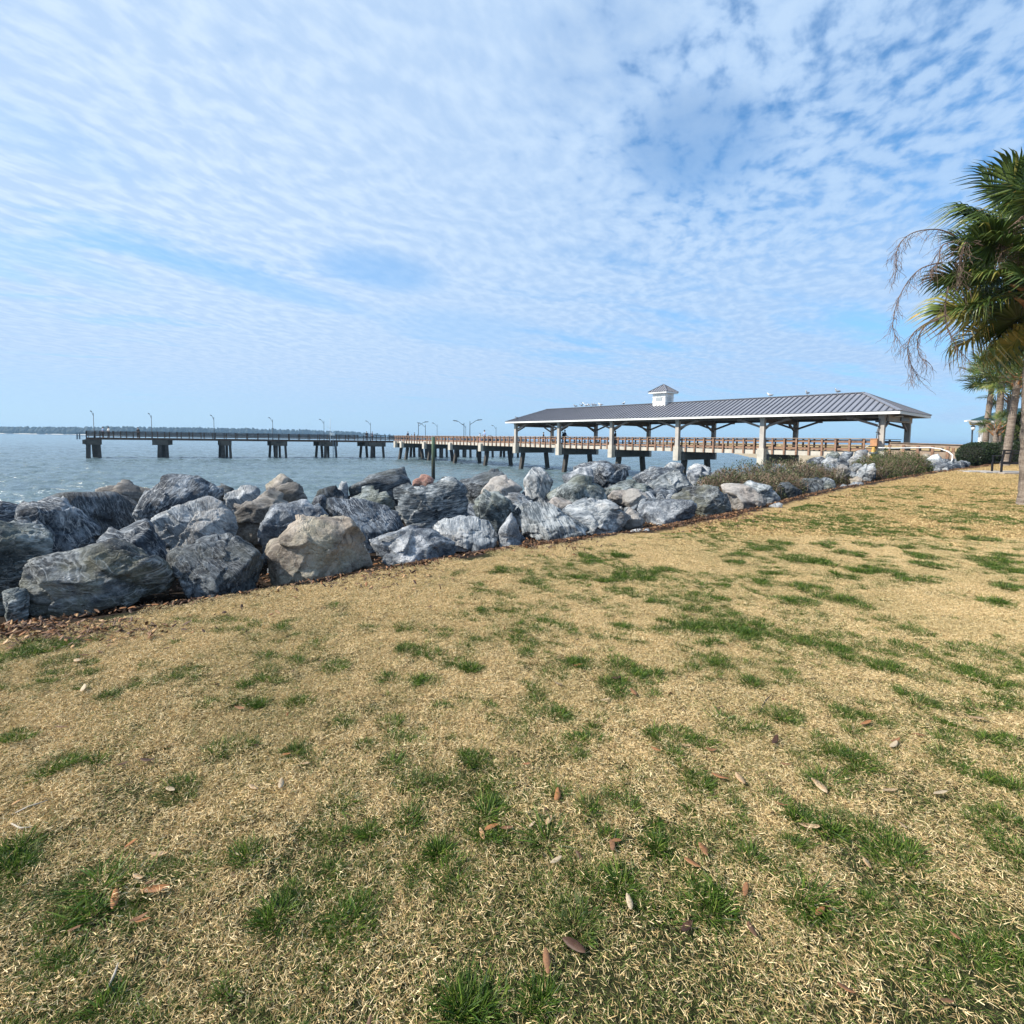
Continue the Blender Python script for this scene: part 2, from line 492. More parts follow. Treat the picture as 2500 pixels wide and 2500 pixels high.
bump(nt, mth(nt, 'ADD', h1, mth(nt, 'MULTIPLY', h2, 2.2)), 0.85, 0.22, b)
tag(link('water', me, m), kind='structure')

# ------------------------------------------------------------------ the far shore: land strip and a wood on it
m, nt, b = new_mat('far_sand'); b.inputs['Base Color'].default_value = (0.62, 0.58, 0.50, 1); b.inputs['Roughness'].default_value = 1
land = MB()
pts = []
for px in range(-900, 1081, 30):
    d = hdir(px)
    Y = 1450 + max(0, px - 300) * 1.1
    pts.append((d * Y, Y))
for i, (x, y) in enumerate(pts):
    land.v += [(x, y, WATER_Z - 1), (x * 1.004, y * 1.004, WATER_Z + 1.6), (x * 1.25, y * 1.25, WATER_Z + 2.5)]
for i in range(len(pts) - 1):
    a = 3 * i
    land.f += [(a, a + 3, a + 4, a + 1), (a + 1, a + 4, a + 5, a + 2)]
tag(land.build('far_shore', m), kind='structure')
rng = np.random.default_rng(4)
bm = bmesh.new(); bmesh.ops.create_icosphere(bm, subdivisions=2, radius=1); ico = bm.copy
IV = np.array([v.co[:] for v in bm.verts]); IF = np.array([[v.index for v in f.verts] for f in bm.faces]); bm.free()
VV, FF, n = [], [], 0
def tree_blob(x, y, z, rx, rz):
    global n
    v = IV * (1 + 0.22 * fbm(IV * 2.1 + rng.uniform(0, 99, 3), 2, 3)[:, None])
    VV.append(v * (rx, rx, rz) + (x, y, z)); FF.append(IF + n); n += len(IV)
for px in np.arange(-880, 1000, 3.4):
    hpx = np.interp(px, [-900, 0, 60, 150, 300, 600, 700, 850, 930, 1000], [16, 17, 16.5, 18, 21, 21, 20, 17, 11, 6])
    Y0 = 1455 + max(0, px - 300) * 1.1
    for r in range(3):
        if px > 930 and rng.random() < 0.6: continue
        Y = Y0 + 14 + r * 24 + rng.uniform(-8, 8)
        x = hdir(px + rng.uniform(-2, 2)) * Y
        hgt = hpx * Y / FPX * rng.uniform(0.62, 1.0) * (1.08 if rng.random() < 0.1 else 1)
        rz = hgt * rng.uniform(0.3, 0.5)
        base = WATER_Z + 2
        rx = rng.uniform(3.5, 7.5)
        tree_blob(x, Y, base + hgt - rz, rx, rz)
        tree_blob(x + rng.uniform(-3, 3), Y - 4, base + hgt * 0.35, rx * 1.15, hgt * 0.42)
m, nt, b = new_mat('far_foliage')
c = ramp(nt, noise(nt, geopos(nt), 0.09, 5, 0.6), [(0.3, (0.005, 0.014, 0.016)), (0.7, (0.012, 0.028, 0.030))])
nt.links.new(c, b.inputs['Base Color']); b.inputs['Roughness'].default_value = 0.9
tag(link('far_wood', mesh_np('far_wood', np.vstack(VV), np.vstack(FF)), m), 'low dark wood along the far shore beyond the pier', 'woodland', kind='stuff')

# ------------------------------------------------------------------ boulders
def rock_mat(name, dark, mid, light, vein, patch=None, patch_amt=0.0, vein_amt=0.6, stretch=3.0, vs=3.0, speck=0.3, rough=0.72):
    m, nt, b = new_mat(name)
    oi = nt.nodes.new('ShaderNodeObjectInfo')
    co = vmth(nt, 'ADD', texco(nt), vmth(nt, 'MULTIPLY', nt_combine(nt, oi.outputs['Random']), (37.0, 19.0, 53.0)))
    vr = nt.nodes.new('ShaderNodeVectorRotate'); vr.rotation_type = 'EULER_XYZ'
    nt.links.new(co, vr.inputs['Vector'])
    nt.links.new(vmth(nt, 'MULTIPLY', nt_combine(nt, oi.outputs['Random']), (3.0, 5.0, 7.0)), vr.inputs['Rotation'])
    q = vr.outputs[0]
    qs = vmth(nt, 'MULTIPLY', q, (1.0, stretch, 1.0))
    n1 = noise(nt, q, 1.6, 6, 0.62, 0.4)
    n2 = noise(nt, qs, 5.0, 7, 0.66, 0.7)
    c = ramp(nt, mth(nt, 'ADD', mth(nt, 'MULTIPLY', n1, 0.5), mth(nt, 'MULTIPLY', n2, 0.5)), [(0.41, dark), (0.5, mid), (0.60, light)])
    # thin folded quartz veins: level lines of two distorted noises
    def lines(v, sc, w, dist):
        f = noise(nt, v, sc, 3, 0.55, dist)
        d = mth(nt, 'ABSOLUTE', mth(nt, 'SUBTRACT', f, 0.5))
        return ramp(nt, d, [(0.0, 1.0), (w, 0.0)])
    v1 = lines(qs, vs, 0.030, 1.4); v2 = lines(qs, vs * 2.6, 0.035, 1.0)
    brk = ramp(nt, noise(nt, q, 2.2, 3, 0.6), [(0.40, 0.0), (0.52, 1.0)])
    va = mth(nt, 'MULTIPLY', mth(nt, 'MAXIMUM', v1, mth(nt, 'MULTIPLY', v2, 0.45)), mth(nt, 'MULTIPLY', brk, vein_amt * 0.7))
    c = mixc(nt, va, c, vein)
    if patch:
        pa = ramp(nt, noise(nt, q, 1.9, 5, 0.6, 0.3), [(0.5 - patch_amt * 0.25, 0.0), (0.62 - patch_amt * 0.2, min(1, patch_amt + 0.25))])
        c = mixc(nt, pa, c, patch)
    sp = noise(nt, q, 42, 5, 0.75)
    c = mixc(nt, ramp(nt, sp, [(0.3, speck), (0.48, 0.0)]), c, (0.02, 0.022, 0.026))
    c = mixc(nt, ramp(nt, sp, [(0.56, 0.0), (0.72, speck * 0.9)]), c, (0.62, 0.62, 0.60))
    nt.links.new(c, b.inputs['Base Color'])
    b.inputs['Roughness'].default_value = rough
    b.inputs['Specular IOR Level'].default_value = 0.35
    crack = lines(qs, 2.4, 0.012, 0.6)
    h = mth(nt, 'ADD', mth(nt, 'MULTIPLY', n2, 1.2), mth(nt, 'MULTIPLY', noise(nt, qs, 16, 6, 0.7), 0.9))
    h = mth(nt, 'SUBTRACT', h, mth(nt, 'MULTIPLY', crack, 0.35))
    h = mth(nt, 'ADD', h, mth(nt, 'MULTIPLY', sp, 0.25))
    bump(nt, h, 0.6, 0.06, b)
    return m
def nt_combine(nt, s):
    n = nt.nodes.new('ShaderNodeCombineXYZ')
    for i in range(3): nt.links.new(s, n.inputs[i])
    return n.outputs[0]
RM = {
 'blue':  rock_mat('blue_grey_stone', (0.016, 0.022, 0.033), (0.050, 0.065, 0.086), (0.26, 0.295, 0.335), (0.68, 0.70, 0.72), None, 0, 0.9, 3.0, 2.6),
 'dark':  rock_mat('dark_slate_stone', (0.009, 0.012, 0.017), (0.028, 0.037, 0.048), (0.15, 0.175, 0.20), (0.52, 0.55, 0.58), (0.10, 0.11, 0.10), 0.1, 0.6, 5.0, 2.6),
 'light': rock_mat('pale_banded_stone', (0.055, 0.07, 0.09), (0.20, 0.23, 0.26), (0.54, 0.56, 0.575), (0.78, 0.79, 0.78), (0.42, 0.36, 0.30), 0.05, 0.8, 4.0, 2.2),
 'tan':   rock_mat('tan_stone', (0.10, 0.082, 0.066), (0.29, 0.245, 0.20), (0.45, 0.395, 0.335), (0.60, 0.58, 0.53), (0.30, 0.29, 0.21), 0.2, 0.3, 1.6, 2.0, 0.35),
 'olive': rock_mat('olive_stained_stone', (0.016, 0.020, 0.025), (0.058, 0.068, 0.076), (0.25, 0.27, 0.285), (0.6, 0.62, 0.62), (0.20, 0.195, 0.12), 0.15, 0.6, 2.2, 2.2),
 'brown': rock_mat('brown_stone', (0.04, 0.036, 0.035), (0.14, 0.128, 0.118), (0.30, 0.275, 0.25), (0.5, 0.5, 0.48), (0.24, 0.21, 0.16), 0.1, 0.35, 2.2, 2.4),
 'speck': rock_mat('speckled_stone', (0.04, 0.05, 0.07), (0.145, 0.168, 0.198), (0.44, 0.46, 0.49), (0.55, 0.55, 0.55), None, 0, 0.35, 1.3, 5.0, 0.75),
 'strip': rock_mat('foliated_stone', (0.018, 0.026, 0.036), (0.095, 0.12, 0.142), (0.44, 0.47, 0.49), (0.68, 0.70, 0.70), None, 0, 1.0, 7.0, 1.8),
 'pink':  rock_mat('pinkish_stone', (0.10, 0.09, 0.082), (0.30, 0.27, 0.25), (0.47, 0.43, 0.40), (0.66, 0.64, 0.61), (0.30, 0.30, 0.29), 0.3, 0.5, 2.5, 2.2),
 'red':   rock_mat('rust_red_stone', (0.10, 0.05, 0.04), (0.30, 0.16, 0.13), (0.42, 0.26, 0.21), (0.5, 0.46, 0.42), None, 0, 0.3, 2.0, 2.2),
 'green': rock_mat('green_grey_stone', (0.018, 0.026, 0.030), (0.068, 0.088, 0.096), (0.29, 0.33, 0.34), (0.64, 0.67, 0.67), (0.22, 0.23, 0.16), 0.08, 0.7, 2.6, 2.6),
}
ICO = {}
def ico(sub):
    if sub not in ICO:
        bm = bmesh.new(); bmesh.ops.create_icosphere(bm, subdivisions=sub, radius=1)
        bm.verts.ensure_lookup_table()
        ICO[sub] = (np.array([v.co[:] for v in bm.verts]), np.array([[v.index for v in f.verts] for f in bm.faces])); bm.free()
    return ICO[sub]
def hull2(P):
    P = sorted(set(map(tuple, P)))
    def half(P):
        h = []
        for p in P:
            while len(h) >= 2 and (h[-1][0]-h[-2][0])*(p[1]-h[-2][1])-(h[-1][1]-h[-2][1])*(p[0]-h[-2][0]) <= 0: h.pop()
            h.append(p)
        return h
    a = half(P); b = half(P[::-1])
    return a[:-1] + b[:-1]
def rock(poly, s, mat, label, seed, sub=5, depth=0.85, rough=1.0, grp='boulders of the riprap bank'):
    """a boulder whose outline follows the photo polygon; poly in photo pixels; s = metres behind the lawn edge"""
    rg = np.random.default_rng(seed)
    P = np.array(poly, float)
    cx = (P[:, 0].min() + P[:, 0].max()) / 2
    Y = px_sea(cx, s)
    d = ray(cx, HZ(cx)); f = Vector((d.x, d.y, 0)).normalized(); r = Vector((f.y, -f.x, 0))
    c0 = at(cx, float(P[:, 1].mean()), Y)
    # outline in metres in the plane (r, z) through c0
    pts = []
    for x, y in P:
        w = ray(x, y); t = (c0 - Vector((0, 0, EYE))).dot(f) / w.dot(f)
        q = Vector((0, 0, EYE)) + w * t - c0
        pts.append((q.dot(r), q.z))
    zlow = min(p[1] for p in pts)
    g = gz(c0.x, c0.y)
    floor_ = min(zlow - 0.05, g - 0.12 - c0.z)
    xs = [p[0] for p in pts]; W = max(xs) - min(xs); H = max(p[1] for p in pts) - zlow
    lo_pts = [p for p in pts if p[1] < zlow + 0.35 * H]
    if lo_pts and floor_ < zlow - 0.06:
        pts += [(min(p[0] for p in lo_pts) * 0.8, floor_), (max(p[0] for p in lo_pts) * 0.8, floor_)]
    hl = hull2(pts)
    rg0 = np.random.default_rng(seed + 5)
    while len(hl) > (7 if sub > 5 else 6):      # keep only the strongest corners of the outline
        A_ = [abs((hl[i-1][0]-hl[i][0])*(hl[(i+1) % len(hl)][1]-hl[i][1]) - (hl[i-1][1]-hl[i][1])*(hl[(i+1) % len(hl)][0]-hl[i][0])) for i in range(len(hl))]
        hl.pop(int(np.argmin(A_)))
    C = np.array(hl).mean(0)
    D = depth * max(0.55 * W + 0.45 * H, 0.2) * 0.5
    planes = []
    for i in range(len(hl)):
        a, b = np.array(hl[i]), np.array(hl[(i + 1) % len(hl)])
        e = b - a; L = np.hypot(*e)
        if L < 1e-4: continue
        nrm = np.array([e[1], -e[0]]) / L
        dist = nrm @ (a - C)
        if dist < 0: nrm, dist = -nrm, -dist
        up = max(nrm[1], 0)
        th = math.radians(rg.uniform(1, 9) + 5 * up)
        for sgn, t2 in ((-1, th), (1, th * rg.uniform(0.7, 1.2))):
            n3 = np.array([nrm[0] * math.cos(t2), sgn * math.sin(t2), nrm[1] * math.cos(t2)])
            y0 = 0.12 * D * (-sgn)
            d3 = n3 @ np.array([nrm[0] * dist, y0, nrm[1] * dist])
            planes.append((n3, max(d3, 0.02)))
    for sgn in (-1, 1):
        for kk in range(2):
            a2 = (rg.uniform(0.15, 0.75) if kk else -rg.uniform(0.15, 0.75)); b2 = rg.uniform(-0.35, 0.15) if sgn < 0 else rg.uniform(-0.4, 0.5)
            n3 = np.array([a2, sgn, b2]); n3 /= np.linalg.norm(n3)
            planes.append((n3, D * rg.uniform(0.75, 1.0)))
    # the broad top face that slopes up and back to the crest
    jt = int(np.argmax([p[1] for p in hl])); tp = np.array(hl[jt]) - C
    for kk in range(2):
        aa = math.radians(rg.uniform(28, 50)); rx = rg.uniform(-0.35, 0.35)
        n3 = np.array([rx, -math.sin(aa), math.cos(aa)]); n3 /= np.linalg.norm(n3)
        planes.append((n3, max(n3 @ np.array([tp[0], rg.uniform(-0.25, 0.25) * D, tp[1]]), 0.12 * H)))
    V, F = ico(sub)
    sc = np.array([max(W, .1) / 2, D, max(H, .1) / 2]); V = V * sc; V = V / np.linalg.norm(V, axis=1)[:, None]
    NP = np.array([p[0] for p in planes]); DP = np.array([p[1] for p in planes])
    T = (V @ NP.T) / DP[None]
    pw = 26.0
    T = np.maximum(T, 1e-3)
    R = 1.0 / (np.sum(T ** pw, 1) ** (1 / pw))
    Q = V * R[:, None]
    size = (W + H) / 2
    # break off a few corners: flat fracture faces turned towards the lawn and the top
    for kk in range(3):
        n3 = np.array([rg.uniform(-1.1, 1.1), -rg.uniform(0.1, 1.0), rg.uniform(-0.6, 1.0)]); n3 /= np.linalg.norm(n3)
        dd = Q @ n3; lim = dd.max() * rg.uniform(0.8, 0.95)
        over = np.maximum(dd - lim, 0)
        Q = Q * (1 - (over / np.maximum(dd, 1e-4)))[:, None]
    ax_ = rg.normal(size=3); ax_ /= np.linalg.norm(ax_)
    off = rg.uniform(0, 50, 3)
    q = Q / size
    n1 = fbm(q * 2.2 + off, 4, seed)
    # foliation: thin ledges across one axis, broken by noise
    lay = q @ ax_ * 9 + 1.3 * fbm(q * 2.5 + off, 3, seed + 7)
    led = np.abs((lay % 1.0) - 0.5) * 2
    led = sstep(0.15, 0.6, led)
    n2 = fbm(q * 7 + off, 4, seed + 3)
    n3 = fbm(q * 22 + off, 3, seed + 4)
    ch = np.floor(fbm(q * 1.8 + off * 2, 2, seed + 8) * 5) / 5      # stepped chips
    disp = size * rough * (0.022 * n1 + 0.009 * led * (0.6 + 0.4 * n1) + 0.016 * (np.abs(n2) * 2 - 0.6) + 0.008 * n3 + 0.04 * ch)
    # chips and broken planes: every patch of the surface is its own tilted flat
    nk = 34 if sub > 5 else 20
    sd_ = Q[rg.integers(0, len(Q), nk)]
    wq = Q + size * 0.10 * np.c_[fbm(q * 3.1 + off, 3, seed + 11), fbm(q * 3.1 + off + 9, 3, seed + 12), fbm(q * 3.1 + off + 18, 3, seed + 13)]
    kk_ = np.argmin(((wq[:, None, :] - sd_[None]) ** 2).sum(2), 1)
    tilt = rg.normal(0, 0.16, (nk, 3)); offs = rg.uniform(-0.035, 0.02, nk)
    disp = disp + size * offs[kk_] + ((Q - sd_[kk_]) * tilt[kk_]).sum(1)
    Q = Q + V * disp[:, None]
    Q[:, 2] = Q[:, 2]
    q0, q1 = Q[:, 0].min(), Q[:, 0].max(); x0_, x1_ = min(xs) - C[0], max(xs) - C[0]
    Q[:, 0] = x0_ + (Q[:, 0] - q0) * (x1_ - x0_) / (q1 - q0)
    zt = max(p[1] for p in pts) - C[1]; zb = Q[:, 2].min(); zb2 = min(p[1] for p in pts) - C[1]
    Q[:, 2] = zb2 + (Q[:, 2] - zb) * (zt - zb2) / (Q[:, 2].max() - zb)
    Vw = np.outer(Q[:, 0] + C[0], np.array(r)) + np.outer(Q[:, 1], np.array(f)) + np.outer(Q[:, 2] + C[1], np.array((0, 0, 1)))
    me = mesh_np('boulder', Vw, F, True)
    o = link('boulder', me, RM[mat], None, Matrix.Translation(c0))
    return tag(o, label, 'boulder', grp)

def cr(o, poly):
    ox, oy, s = {1: (0, 1120, 2.927), 2: (600, 1120, 2.927), 3: (1180, 1080, 2.927), 4: (1700, 1060, 2.76)}[o]
    return [(ox + x / s, oy + y / s) for x, y in poly]
ROCKS = [
 (1,[(128,715),(230,640),(370,615),(540,630),(700,590),(850,570),(960,580),(1060,650),(1180,780),(1260,900),(1200,990),(1000,1010),(740,1150),(400,1195),(240,1170),(190,1040),(150,850)],.55,'olive','large grey boulder with olive stained top at the near left, its foot in dead leaves',6),
 (1,[(1175,720),(1260,650),(1480,580),(1690,530),(1810,535),(1880,620),(1895,760),(1860,950),(1700,1060),(1560,1060),(1340,960),(1300,870),(1200,800)],.5,'dark','dark slate boulder with slanting bands left of the big tan boulder',6),
 (1,[(680,600),(820,470),(900,440),(1060,445),(1150,500),(1215,680),(1180,770),(900,760),(700,700)],1.35,'blue','round topped blue grey boulder peeping over the olive stained one',5),
 (1,[(110,400),(220,310),(350,280),(430,300),(560,380),(740,520),(740,600),(650,640),(200,620),(110,500)],1.9,'blue','blue grey sloping boulder behind the olive stained boulder at the left',6),
 (1,[(-180,500),(-60,430),(0,415),(200,470),(330,520),(380,580),(330,640),(140,700),(150,860),(60,940),(-180,960)],1.0,'green','green grey cracked boulder cut by the left edge of the view',6),
 (1,[(-60,340),(40,300),(120,295),(180,330),(170,390),(60,420),(-60,400)],3.2,'blue','small rounded blue grey boulder at the water by the left edge',5),
 (1,[(230,300),(350,250),(600,245),(860,255),(1040,300),(1000,380),(800,470),(500,480),(300,400)],3.0,'dark','long dark boulder with a flat brown top at the left by the water',5),
 (1,[(670,200),(700,180),(800,150),(950,155),(1130,205),(1050,260),(1000,280),(670,250)],4.4,'brown','flat brownish slab lying furthest back at the left against the water',5),
 (1,[(950,430),(1050,270),(1130,200),(1240,150),(1320,108),(1380,130),(1500,190),(1600,260),(1560,300),(1400,350),(1200,440)],3.0,'blue','pointed dark blue boulder rising above its neighbours at the left',6),
 (1,[(1070,440),(1200,360),(1400,300),(1500,270),(1600,280),(1670,350),(1700,520),(1600,560),(1400,620),(1220,670),(1170,520)],1.8,'light','boulder with a pale bright slab top and dark foot above the banded slate one',6),
 (1,[(1595,235),(1680,205),(1780,187),(1830,190),(1862,235),(1780,290),(1640,310)],3.7,'light','small pale blue boulder right of the pointed dark blue one',5),
 (1,[(10,965),(100,925),(190,930),(215,1000),(200,1080),(60,1090),(15,1040)],.35,'green','low flat stone tucked at the left foot of the olive stained boulder',5),
 (1,[(1570,185),(1640,170),(1700,185),(1710,215),(1600,240)],4.6,'dark','small dark stone at the water behind the small pale blue boulder',4),
 (1,[(1370,150),(1400,125),(1450,160),(1600,185),(1600,250),(1450,250)],3.9,'brown','brown stone half hidden behind the pointed dark blue boulder',4),
 (2,[(0,335),(90,260),(170,222),(310,290),(330,320),(200,420),(90,480),(70,530),(-80,540),(-110,400)],2.5,'brown','brown wedge shaped boulder between the pale slab and the speckled boulder',5),
 (2,[(140,215),(180,140),(235,105),(290,130),(345,165),(320,230),(200,245)],3.9,'tan','pale tan pointed boulder standing up against the water',5),
 (2,[(190,230),(270,185),(360,163),(410,180),(440,270),(440,310),(300,310)],3.1,'brown','dark brown boulder in front of the pale tan pointed one',5),
 (2,[(75,520),(90,440),(180,340),(280,300),(390,290),(500,320),(590,400),(500,450),(300,480),(150,600),(100,640)],1.7,'speck','speckled grey boulder directly behind the big tan boulder',6),
 (2,[(125,650),(160,570),(250,450),(350,395),(440,393),(650,410),(740,430),(830,530),(905,640),(912,790),(700,790),(560,830),(400,900),(380,930),(160,940),(130,780)],.55,'tan','big tan boulder with a lichened top, the only large tan one on the lawn edge',6),
 (2,[(575,320),(600,280),(720,285),(900,300),(1050,340),(1120,380),(1130,480),(1000,510),(870,560),(760,440),(600,400)],1.8,'blue','blue boulder streaked with white drips behind and right of the big tan one',6),
 (2,[(480,300),(540,255),(575,265),(580,330),(560,370),(500,350)],2.6,'speck','small grey boulder wedged behind the white streaked blue one',4),
 (2,[(440,240),(560,225),(640,195),(720,190),(727,280),(600,300),(480,300)],3.3,'dark','dark greenish boulder right of the dark brown one',5),
 (2,[(630,200),(660,158),(710,160),(735,190),(700,220)],3.9,'light','small white capped stone behind the dark greenish boulder',4),
 (2,[(730,255),(800,215),(920,200),(1030,192),(1050,230),(1068,340),(900,330),(740,300)],2.6,'green','grey green rounded slab left of the marbled boulder',5),
 (2,[(725,190),(880,170),(960,110),(1080,80),(1140,60),(1165,80),(1190,185),(1060,225),(900,225),(740,245)],3.8,'dark','tall dark boulder with a squared crest against the water left of the mooring post',5),
 (2,[(1050,225),(1150,190),(1300,180),(1440,125),(1490,150),(1560,210),(1590,330),(1560,410),(1400,460),(1250,495),(1140,450),(1070,330)],2.0,'strip','big marbled boulder with pale swirled top and black shaded face',6),
 (2,[(1185,150),(1240,110),(1300,115),(1345,160),(1330,210),(1200,215)],3.9,'red','rust red stone just left of the mooring post',4),
 (2,[(880,570),(960,530),(1150,488),(1300,495),(1420,560),(1505,640),(1450,700),(1300,740),(1230,765),(1060,765),(960,700),(890,640)],.5,'speck','low light grey boulder on the lawn edge right of the big tan one',6),
 (2,[(1325,490),(1450,440),(1570,410),(1670,425),(1780,450),(1812,520),(1800,640),(1650,690),(1530,670),(1430,570)],.75,'light','whitish layered boulder on the lawn edge with a small pyramid boulder to its right',6),
 (2,[(1620,290),(1680,240),(1800,230),(1900,310),(1915,390),(1850,440),(1780,480),(1660,450)],2.0,'green','green grey veined boulder right of the marbled one',5),
 (2,[(1500,170),(1600,115),(1700,85),(1830,73),(1848,110),(1800,180),(1680,240),(1580,240),(1520,220)],3.9,'dark','long dark slab leaning up to the right against the water',5),
 (2,[(1675,225),(1700,150),(1750,120),(1890,115),(1932,150),(1980,200),(1980,240),(1850,265)],3.0,'pink','pinkish boulder lying under the long dark leaning slab',5),
 (3,[(115,620),(150,550),(210,505),(260,600),(305,690),(280,760),(160,775),(105,740)],.4,'speck','small pyramid shaped grey boulder on the lawn edge',5),
 (3,[(215,450),(300,415),(430,410),(560,480),(700,590),(760,650),(740,700),(600,740),(480,735),(320,720),(280,620),(240,540)],.75,'strip','large swirled boulder with an orange stained corner right of the pyramid boulder',6),
 (3,[(585,460),(640,410),(700,392),(860,410),(1000,480),(1055,525),(1000,590),(900,650),(850,712),(780,700),(700,600),(590,510)],.8,'light','large pale diagonal slab on the lawn edge in the middle of the bank',6),
 (3,[(880,640),(1040,470),(1100,510),(1155,580),(1130,610),(1000,660),(920,680)],.75,'pink','brownish boulder leaning behind the large pale diagonal slab',5),
 (3,[(1050,640),(1080,615),(1195,615),(1195,655),(1120,670)],.1,'light','small flat pale stone lying loose on the leaves by the lawn',4),
 (3,[(285,270),(350,175),(430,195),(480,240),(500,290),(440,380),(330,340),(300,300)],2.9,'light','upright pale grey boulder with a peaked top below the first pavilion bay',5),
 (3,[(450,380),(540,300),(640,225),(720,260),(800,310),(890,370),(870,400),(640,430),(480,410)],2.0,'green','dark green grey ridge shaped boulder left of the pink topped one',5),
 (3,[(640,200),(800,150),(880,130),(1000,150),(1050,190),(1045,270),(950,290),(850,340),(760,320)],4.0,'blue','largest dark blue veined boulder standing against the water under the pavilion',6),
 (3,[(560,240),(640,190),(720,170),(790,200),(800,300),(680,280),(600,300)],3.3,'speck','grey boulder half covered by the largest dark blue veined one',5),
 (3,[(850,345),(930,290),(1000,265),(1150,275),(1190,300),(1150,350),(900,390)],2.9,'green','low green grey boulder in front of the largest dark blue veined one',5),
 (3,[(885,400),(930,345),(1060,325),(1130,325),(1170,370),(1215,425),(1130,470),(1080,510),(950,450)],2.0,'pink','boulder with a flat pink top and blue veined flank',5),
 (3,[(1165,300),(1250,270),(1340,200),(1420,185),(1460,250),(1500,315),(1400,360),(1280,420),(1220,420)],2.8,'strip','tilted boulder with fine parallel stripes left of the shrubs',6),
 (3,[(1060,260),(1100,215),(1190,170),(1300,175),(1420,190),(1390,260),(1200,300)],3.9,'blue','blue boulder behind the finely striped one',5),
 (3,[(1100,460),(1160,430),(1340,410),(1500,410),(1530,470),(1480,530),(1340,580),(1220,575),(1130,530),(1095,495)],.7,'speck','long grey slab lying on the lawn edge with a black hollow under it',6),
 (3,[(1340,400),(1420,340),(1560,305),(1690,305),(1720,400),(1740,440),(1775,520),(1720,560),(1580,570),(1500,500),(1400,420)],.95,'olive','large olive grey boulder touching the long grey slab',6),
 (3,[(1695,310),(1750,290),(1860,310),(1932,350),(2030,420),(2010,480),(1900,510),(1780,500),(1730,420)],.6,'pink','brown grey boulder with an overhanging shaded foot, right of the olive grey one',5),
 (3,[(1450,190),(1560,170),(1620,220),(1600,310),(1480,330)],3.0,'speck','grey boulder between the finely striped one and the shrubs',5),
 (3,[(1575,310),(1600,250),(1640,230),(1665,270),(1650,320)],2.2,'green','small green stone at the left foot of the shrubs',4),
 (3,[(1290,170),(1340,140),(1400,142),(1440,180),(1350,215)],5.0,'light','small whitish stone beside the last concrete plinth over water',4),
 (3,[(1460,185),(1520,150),(1600,155),(1630,190),(1560,215)],4.6,'light','small pale stone showing above the grey boulder by the shrubs',4),
 (3,[(440,425),(500,390),(600,395),(640,430),(600,500),(480,480)],1.5,'pink','flat pinkish stone between the swirled boulder and the pale diagonal slab',5),
 (3,[(130,380),(230,360),(350,370),(380,430),(250,460),(130,440)],2.0,'light','flat pale banded stone behind the pyramid shaped boulder',5),
 (3,[(0,345),(60,335),(120,360),(190,440),(200,520),(60,560),(-40,500)],1.3,'green','green veined boulder above the gap beside the pyramid boulder',5),
 (4,[(310,350),(350,310),(400,315),(520,370),(570,440),(500,475),(420,470),(350,430)],.7,'strip','boulder with a white streaked crest at the front of the first shrub',5),
 (4,[(530,400),(560,330),(620,320),(710,380),(715,430),(600,440)],.6,'dark','dark rounded boulder under the front of the first shrub',5),
 (4,[(680,320),(720,295),(850,310),(860,400),(780,420),(720,410)],.6,'dark','square dark boulder with a pale flat top under the first shrub',5),
 (4,[(850,330),(890,310),(940,330),(945,380),(860,400)],.5,'green','short green grey block right of the square dark boulder',5),
 (4,[(490,480),(540,458),(585,475),(560,490)],-.1,'light','little white stone lying on the lawn edge in the leaves',4),
 (4,[(940,230),(980,200),(1030,220),(1040,270),(1010,310),(950,300)],1.2,'pink','tan brown boulder between the two shrubs',5),
 (4,[(1080,240),(1140,198),(1195,195),(1215,240),(1180,295),(1120,300),(1080,285)],.9,'light','round white speckled boulder at the left end of the second shrub',5),
 (4,[(1030,230),(1060,195),(1120,200),(1110,280),(1040,280)],1.5,'light','pale blue boulder between the tan brown and the round white one',5),
 (4,[(1030,300),(1080,283),(1125,300),(1110,322),(1040,325)],.5,'tan','small tan stone in front of the round white boulder',4),
 (4,[(1010,350),(1060,320),(1120,325),(1125,360),(1080,372),(1020,365)],.25,'speck','small grey stone nearest the lawn in front of the small tan one',4),
 (4,[(965,355),(990,335),(1020,345),(1020,370),(980,375)],.3,'light','small whitish stone left of the nearest small grey stone',4),
 (4,[(840,190),(890,150),(960,165),(980,210),(900,230)],3.0,'light','pale slab on the heap behind the two shrubs, lower left of the top stones',5),
 (4,[(950,155),(1000,115),(1060,120),(1050,150),(990,175)],4.2,'blue','dark blue stone leaning at the top of the heap under the near pavilion bay',4),
 (4,[(1060,120),(1100,103),(1160,108),(1150,140),(1080,150)],4.0,'light','top right pale stone of the heap, next to the orange box',4),
 (4,[(1010,180),(1060,140),(1125,150),(1125,195),(1050,200)],2.6,'light','white flecked stone in the middle of the heap behind the shrubs',5),
 (4,[(870,145),(920,115),(970,120),(950,160),(880,165)],4.2,'green','green tinged stone at the top left of the heap',4),
 (4,[(735,190),(800,160),(870,150),(850,185),(760,205)],4.4,'blue','low blue slab running left from the heap towards the water',4),
 (4,[(860,220),(890,195),(930,215),(910,250)],2.2,'speck','small grey stone behind the right end of the first shrub',4),
 (4,[(930,205),(980,170),(1030,185),(1030,225),(970,230)],2.2,'blue','blue grey stone above the tan brown boulder between the shrubs',4),
 (4,[(1500,155),(1550,130),(1580,140),(1570,175),(1510,175)],1.6,'tan','tan stone behind the right end of the second shrub',4),
 (4,[(1530,180),(1580,135),(1630,130),(1680,180),(1690,195),(1560,205)],.9,'light','pale domed boulder right of the second shrub',5),
